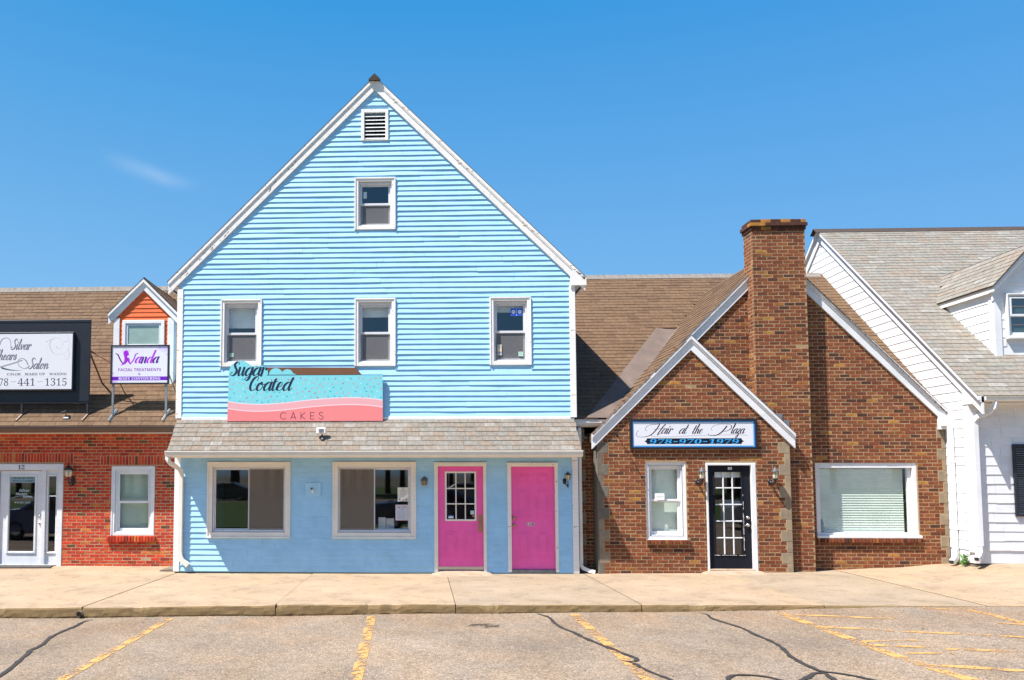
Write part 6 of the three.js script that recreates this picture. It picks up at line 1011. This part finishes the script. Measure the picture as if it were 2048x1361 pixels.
{ const w = thing('weed', 'leafy green weed growing between the two white downspouts', 'plant'); const m = mb(); for (let i = 0; i < 90; i++) { const a = rr(0, 6.28), r = rr(0.01, 0.085), y = rr(0, 0.2), x = 10.455 + Math.cos(a) * r * 0.55, z = 0.17 + Math.sin(a) * r * 1.1, s = rr(0.025, 0.05), b = rr(0, 6.28), c = Math.cos(b) * s, d = Math.sin(b) * s; m.quad([x, 0.22 + y, z], [x + c, 0.22 + y + s * 0.5, z + d], [x + c * 1.6, 0.22 + y + s * 0.9, z + d * 1.6], [x + c * 0.6 - d * 0.4, 0.22 + y + s * 0.8, z + d * 0.6 + c * 0.4]); } part(w, 'leaves', m, M.leaf); part(w, 'stem', rod([10.455, 0.2, 0.17], [10.46, 0.4, 0.17], 0.006, 5), M.leaf); }
for (const [x, y, z, l, lab] of [[3.97, 2.755, 0.1, 0.30, 'thin rusty sign hook left of the hair sign'], [7.40, 2.66, -0.02, 0.34, 'thin black hook with curled end on the chimney']]) { const h = thing('wall_hook', lab, 'hook'); part(h, 'rod', tube([[x, y, z - 0.01], [x + (x > 5 ? 0.06 : 0.03), y + (x > 5 ? 0.04 : -0.01), z + l * 0.4], [x + (x > 5 ? 0.15 : 0.06), y + (x > 5 ? 0.10 : -0.03), z + l * 0.8], [x + (x > 5 ? 0.22 : 0.10), y + (x > 5 ? 0.12 : -0.08), z + l], [x + (x > 5 ? 0.28 : 0.12), y + (x > 5 ? 0.11 : -0.06), z + l]], 0.008, 30, 6), M.iron); part(h, 'plate', geoBox(x - 0.02, x + 0.02, y - 0.03, y + 0.03, z - 0.002, z + 0.006), M.iron); }
// papers and things behind the shop window
const notice = (name, label, x0, x1, y0, y1, z, w, h, f) => { const t = thing(name, label, 'notice'); part(t, 'sheet', mb().box(x0, x1, y0, y1, z - 0.0012, z), M.paper); part(t, 'print', pane(x0, x1, y0, y1, z + 0.0006), mat([1, 1, 1], 0.7, { map: canvasTex(w, h, f) })); return t; };
notice('paper_notice', 'white certificate taped inside the cake shop window', -0.352, -0.133, 1.43, 1.71, -0.094, 176, 226, (c) => { c.fillStyle = '#e9e8e2'; c.fillRect(0, 0, 176, 226); c.fillStyle = '#c0792a'; c.beginPath(); c.arc(88, 18, 9, 0, 7); c.fill(); c.fillStyle = '#555'; c.font = 'bold 15px serif'; c.textAlign = 'center'; c.fillRect(50, 46, 76, 4); c.fillStyle = '#9a9a96'; for (let y = 66; y < 170; y += 11) c.fillRect(40, y, 96, 2); for (const [x, f] of [[36, '#443d3d'], [88, '#d4552a'], [140, '#447a45']]) { c.fillStyle = f; c.beginPath(); c.arc(x, 198, 13, 0, 7); c.fill(); } });
notice('paper_notice', 'pale pink opening hours card in the cake shop window', -0.395, -0.137, 1.05, 1.365, -0.094, 200, 244, (c) => { c.fillStyle = '#e8cdd2'; c.fillRect(0, 0, 200, 244); c.fillStyle = '#d8dde6'; c.fillRect(12, 12, 176, 220); c.fillStyle = '#8c5a78'; script(c, 'Sugar', 22, 46, 13, 3, 0.4, 0.2, 1); script(c, 'Coated', 98, 46, 12, 3, 0.4, 0.2, 1); c.font = 'bold 20px serif'; c.fillText('HOURS', 62, 76); c.fillStyle = '#8d96ad'; for (let y = 96; y < 216; y += 13) c.fillRect(28, y, 144 - (y % 3) * 18, 3); });
notice('paper_notice', 'white card standing in the window beside the black door', 4.70, 4.885, 1.468, 1.60, 0.034, 128, 96, (c) => { c.fillStyle = '#ecebea'; c.fillRect(0, 0, 128, 96); c.fillStyle = '#8a8a8c'; c.fillRect(50, 20, 28, 4); c.fillRect(14, 40, 100, 6); c.fillRect(40, 58, 50, 4); });
notice('paper_notice', 'small pale note taped inside the top gable window', -1.045, -0.975, 7.62, 7.76, -0.075, 32, 64, (c) => { c.fillStyle = '#cfd8cf'; c.fillRect(0, 0, 32, 64); });
notice('paper_notice', 'small green note in the window above the cake sign', -3.77, -3.69, 4.36, 4.44, -0.055, 48, 48, (c) => { c.fillStyle = '#a9c9ba'; c.fillRect(0, 0, 48, 48); c.fillStyle = '#4c8a76'; for (let y = 8; y < 44; y += 10) c.fillRect(6, y, 36, 4); });
notice('paper_notice', 'blue sticker pair with two white circles in an upper window', 1.93, 2.175, 5.16, 5.31, -0.05, 128, 80, (c) => { c.fillStyle = '#1d55c4'; c.fillRect(0, 0, 128, 80); c.fillStyle = '#fff'; c.fillRect(62, 0, 3, 80); for (const x of [31, 97]) { c.fillStyle = '#e8eef5'; c.beginPath(); c.arc(x, 38, 20, 0, 7); c.fill(); c.fillStyle = '#3a5a80'; c.fillRect(x - 13, 34, 26, 8); } });
notice('paper_notice', 'stack of small stickers low in the window above the second pink door', 1.66, 1.75, 4.36, 4.58, -0.048, 48, 120, (c) => { c.fillStyle = '#b9b6a8'; c.fillRect(0, 0, 48, 120); c.fillStyle = '#e6c8a0'; c.fillRect(4, 44, 40, 30); c.fillStyle = '#6a78b8'; c.fillRect(4, 84, 40, 14); });
notice('paper_notice', 'small teal sticker low in the window above the second pink door', 2.08, 2.17, 4.34, 4.43, -0.048, 48, 48, (c) => { c.fillStyle = '#bcd8cc'; c.fillRect(0, 0, 48, 48); c.fillStyle = '#58a890'; for (let y = 8; y < 44; y += 12) c.fillRect(6, y, 36, 5); });
for (const [x, w, h, z, lab] of [[-0.745, 0.15, 0.27, -0.25, 'white carton on the sill behind the cake shop window'], [-0.585, 0.16, 0.25, -0.24, 'second white carton beside it behind the cake shop window'], [-0.25, 0.19, 0.075, -0.22, 'low white box under the pink hours card']]) { const b = thing('carton', lab, 'box'); part(b, 'sides', geoBox(x, x + w, 0.83, 0.83 + h, z - 0.16, z, 0.004), M.paper); part(b, 'flap', geoBox(x + 0.002, x + w - 0.002, 0.83 + h * 0.96, 0.832 + h, z - 0.02, z + 0.006, 0.002), M.paper); }
{ const t = thing('window_counter', 'dark counter inside the cake shop window under the cartons', 'counter'); part(t, 'top', geoBox(-1.55, -0.02, 0.79, 0.83, -0.75, -0.16, 0.006), M.room); for (const x of [-1.5, -0.12]) part(t, 'leg', geoBox(x, x + 0.05, 0.03, 0.79, -0.7, -0.65), M.room); }
{ const t = thing('vase', 'grey bottle on the sill inside the wide blind covered window', 'bottle'); part(t, 'glass_body', lathe([[0.001, 0], [0.035, 0], [0.035, 0.18], [0.02, 0.23], [0.022, 0.26], [0.001, 0.262]], 12).translate(8.12, 0.815, -0.436), mat([0.22, 0.3, 0.33], 0.35)); }

/* ================================================================== what the windows mirror: the ground and road behind the camera */
{
  const lawn = structure('lawn'); part(lawn, 'turf', geoBox(-70, 70, -0.41, -0.17, 16.4, 47), M.lawn); part(lawn, 'turf', geoBox(-90, 90, -0.41, -0.1, 56, 120), M.lawn);
  const carGeo = () => {
    const body = new THREE.Shape(); [[-2.2, 0.32], [-2.22, 0.72], [-2.05, 0.92], [-1.25, 1.0], [-0.55, 1.42], [0.75, 1.46], [1.65, 1.05], [2.18, 0.98], [2.25, 0.6], [2.2, 0.32]].forEach(([x, y], i) => (i ? body.lineTo(x, y) : body.moveTo(x, y)));
    const b = new THREE.ExtrudeGeometry(body, { depth: 1.5, bevelEnabled: true, bevelSize: 0.1, bevelThickness: 0.12, bevelSegments: 3 }); b.translate(0, 0, -0.75);
    const gl = new THREE.Shape(); [[-1.12, 1.03], [-0.52, 1.38], [0.72, 1.41], [1.5, 1.07]].forEach(([x, y], i) => (i ? gl.lineTo(x, y) : gl.moveTo(x, y)));
    const g = new THREE.ExtrudeGeometry(gl, { depth: 1.76, bevelEnabled: false }); g.translate(0, 0, -0.88); return [b, g];
  };
  const [cb, cg] = carGeo(), tyre = new THREE.TorusGeometry(0.25, 0.09, 8, 20), rim = new THREE.CylinderGeometry(0.2, 0.2, 0.12, 14).rotateX(Math.PI / 2);
  const car = (c, x, z, turn, label) => { const t = thing('parked_car', label, 'car', 'cars parked behind the camera'); const paint = phys(c, 0.3, { clearcoat: 1, clearcoatRoughness: 0.05 });
    part(t, 'body', cb, paint); part(t, 'windows', cg, mat([0.01, 0.012, 0.015], 0.1)); for (const [wx, wz] of [[-1.4, 0.8], [1.4, 0.8], [-1.4, -0.8], [1.4, -0.8]]) { const w = sub(t, 'wheel'); w.position.set(wx, 0.34, wz); part(w, 'tyre', tyre, M.rubber); part(w, 'rim', rim, M.steel); }
    for (const sz of [-0.6, 0.6]) part(t, 'headlight', geoBox(-2.32, -2.24, 0.66, 0.8, sz - 0.15, sz + 0.15, 0.02), M.tin);
    t.position.set(x, lotY(x, 12) - 0.004, z); t.rotation.y = turn; return t; };
  car([0.03, 0.07, 0.18], -12.2, 9.6, 0.05, 'dark blue car parked on the lot left of the view').position.y = -0.262;
  car([0.25, 0.29, 0.34], 13.4, 13.0, 0.1, 'silver blue car parked on the lot right of the view').position.y = 0.038;
  car([0.02, 0.03, 0.06], -4.0, 10.9, 0, 'navy car standing behind the camera on the lot').position.set(0.6, -0.125, 19.5 - 4.6 + 0.2);
  for (const [x, c, l] of [[-16, [0.03, 0.03, 0.04], 'black car on the far lane beyond the lawn'], [-7.5, [0.06, 0.05, 0.07], 'dark plum car on the far lane beyond the lawn'], [4, [0.25, 0.24, 0.23], 'grey car on the far lane beyond the lawn'], [17, [0.45, 0.03, 0.02], 'red car on the far lane beyond the lawn']]) car(c, x, 51, rr(-0.05, 0.05), l).position.y = -0.205;
  // trees along the far lane
  const crownGeo = () => { const m = mb(); for (let i = 0; i < 900; i++) { const a = rr(0, 6.283), u = rr(-1, 1), r = Math.cbrt(rnd()) * 3.2, s = rr(0.2, 0.5), x = Math.cos(a) * Math.sqrt(1 - u * u) * r, y = 7.2 + u * r * 1.15, z = Math.sin(a) * Math.sqrt(1 - u * u) * r, d = [rr(-1, 1), rr(-1, 1), rr(-1, 1)], e = [rr(-1, 1), rr(-1, 1), rr(-1, 1)]; m.quad([x, y, z], [x + d[0] * s, y + d[1] * s, z + d[2] * s], [x + (d[0] + e[0]) * s, y + (d[1] + e[1]) * s, z + (d[2] + e[2]) * s], [x + e[0] * s, y + e[1] * s, z + e[2] * s]); } return m.geo(); };
  const crowns = [crownGeo(), crownGeo(), crownGeo()], trunk = new THREE.CylinderGeometry(0.1, 0.3, 7, 9).translate(0, 3.5, 0), limb = mb().add(rod([0, 3.6, 0], [1.3, 6.2, 0.4], 0.07, 6)).add(rod([0, 4.2, 0], [-1.2, 6.8, -0.5], 0.06, 6)).add(rod([0, 4.6, 0], [0.2, 7.2, 1.2], 0.05, 6)).geo();
  for (let i = 0; i < 52; i++) { const t = thing('roadside_tree', 'dark leafy tree in the row beyond the far lane', 'tree', 'trees beyond the far lane'); part(t, 'trunk', trunk, M.bark); part(t, 'limbs', limb, M.bark); part(t, 'crown', crowns[i % 3], M.crown); t.position.set(-46 + i * 1.8 + rr(-0.8, 0.8), -0.12, 59 + rr(0, 14)); t.rotation.y = rr(0, 6); const s = rr(0.9, 1.35); t.scale.set(s, s, s); }
}

scene.traverse((o) => { if (o.isMesh) o.castShadow = o.receiveShadow = true; });
renderer.render(scene, camera);
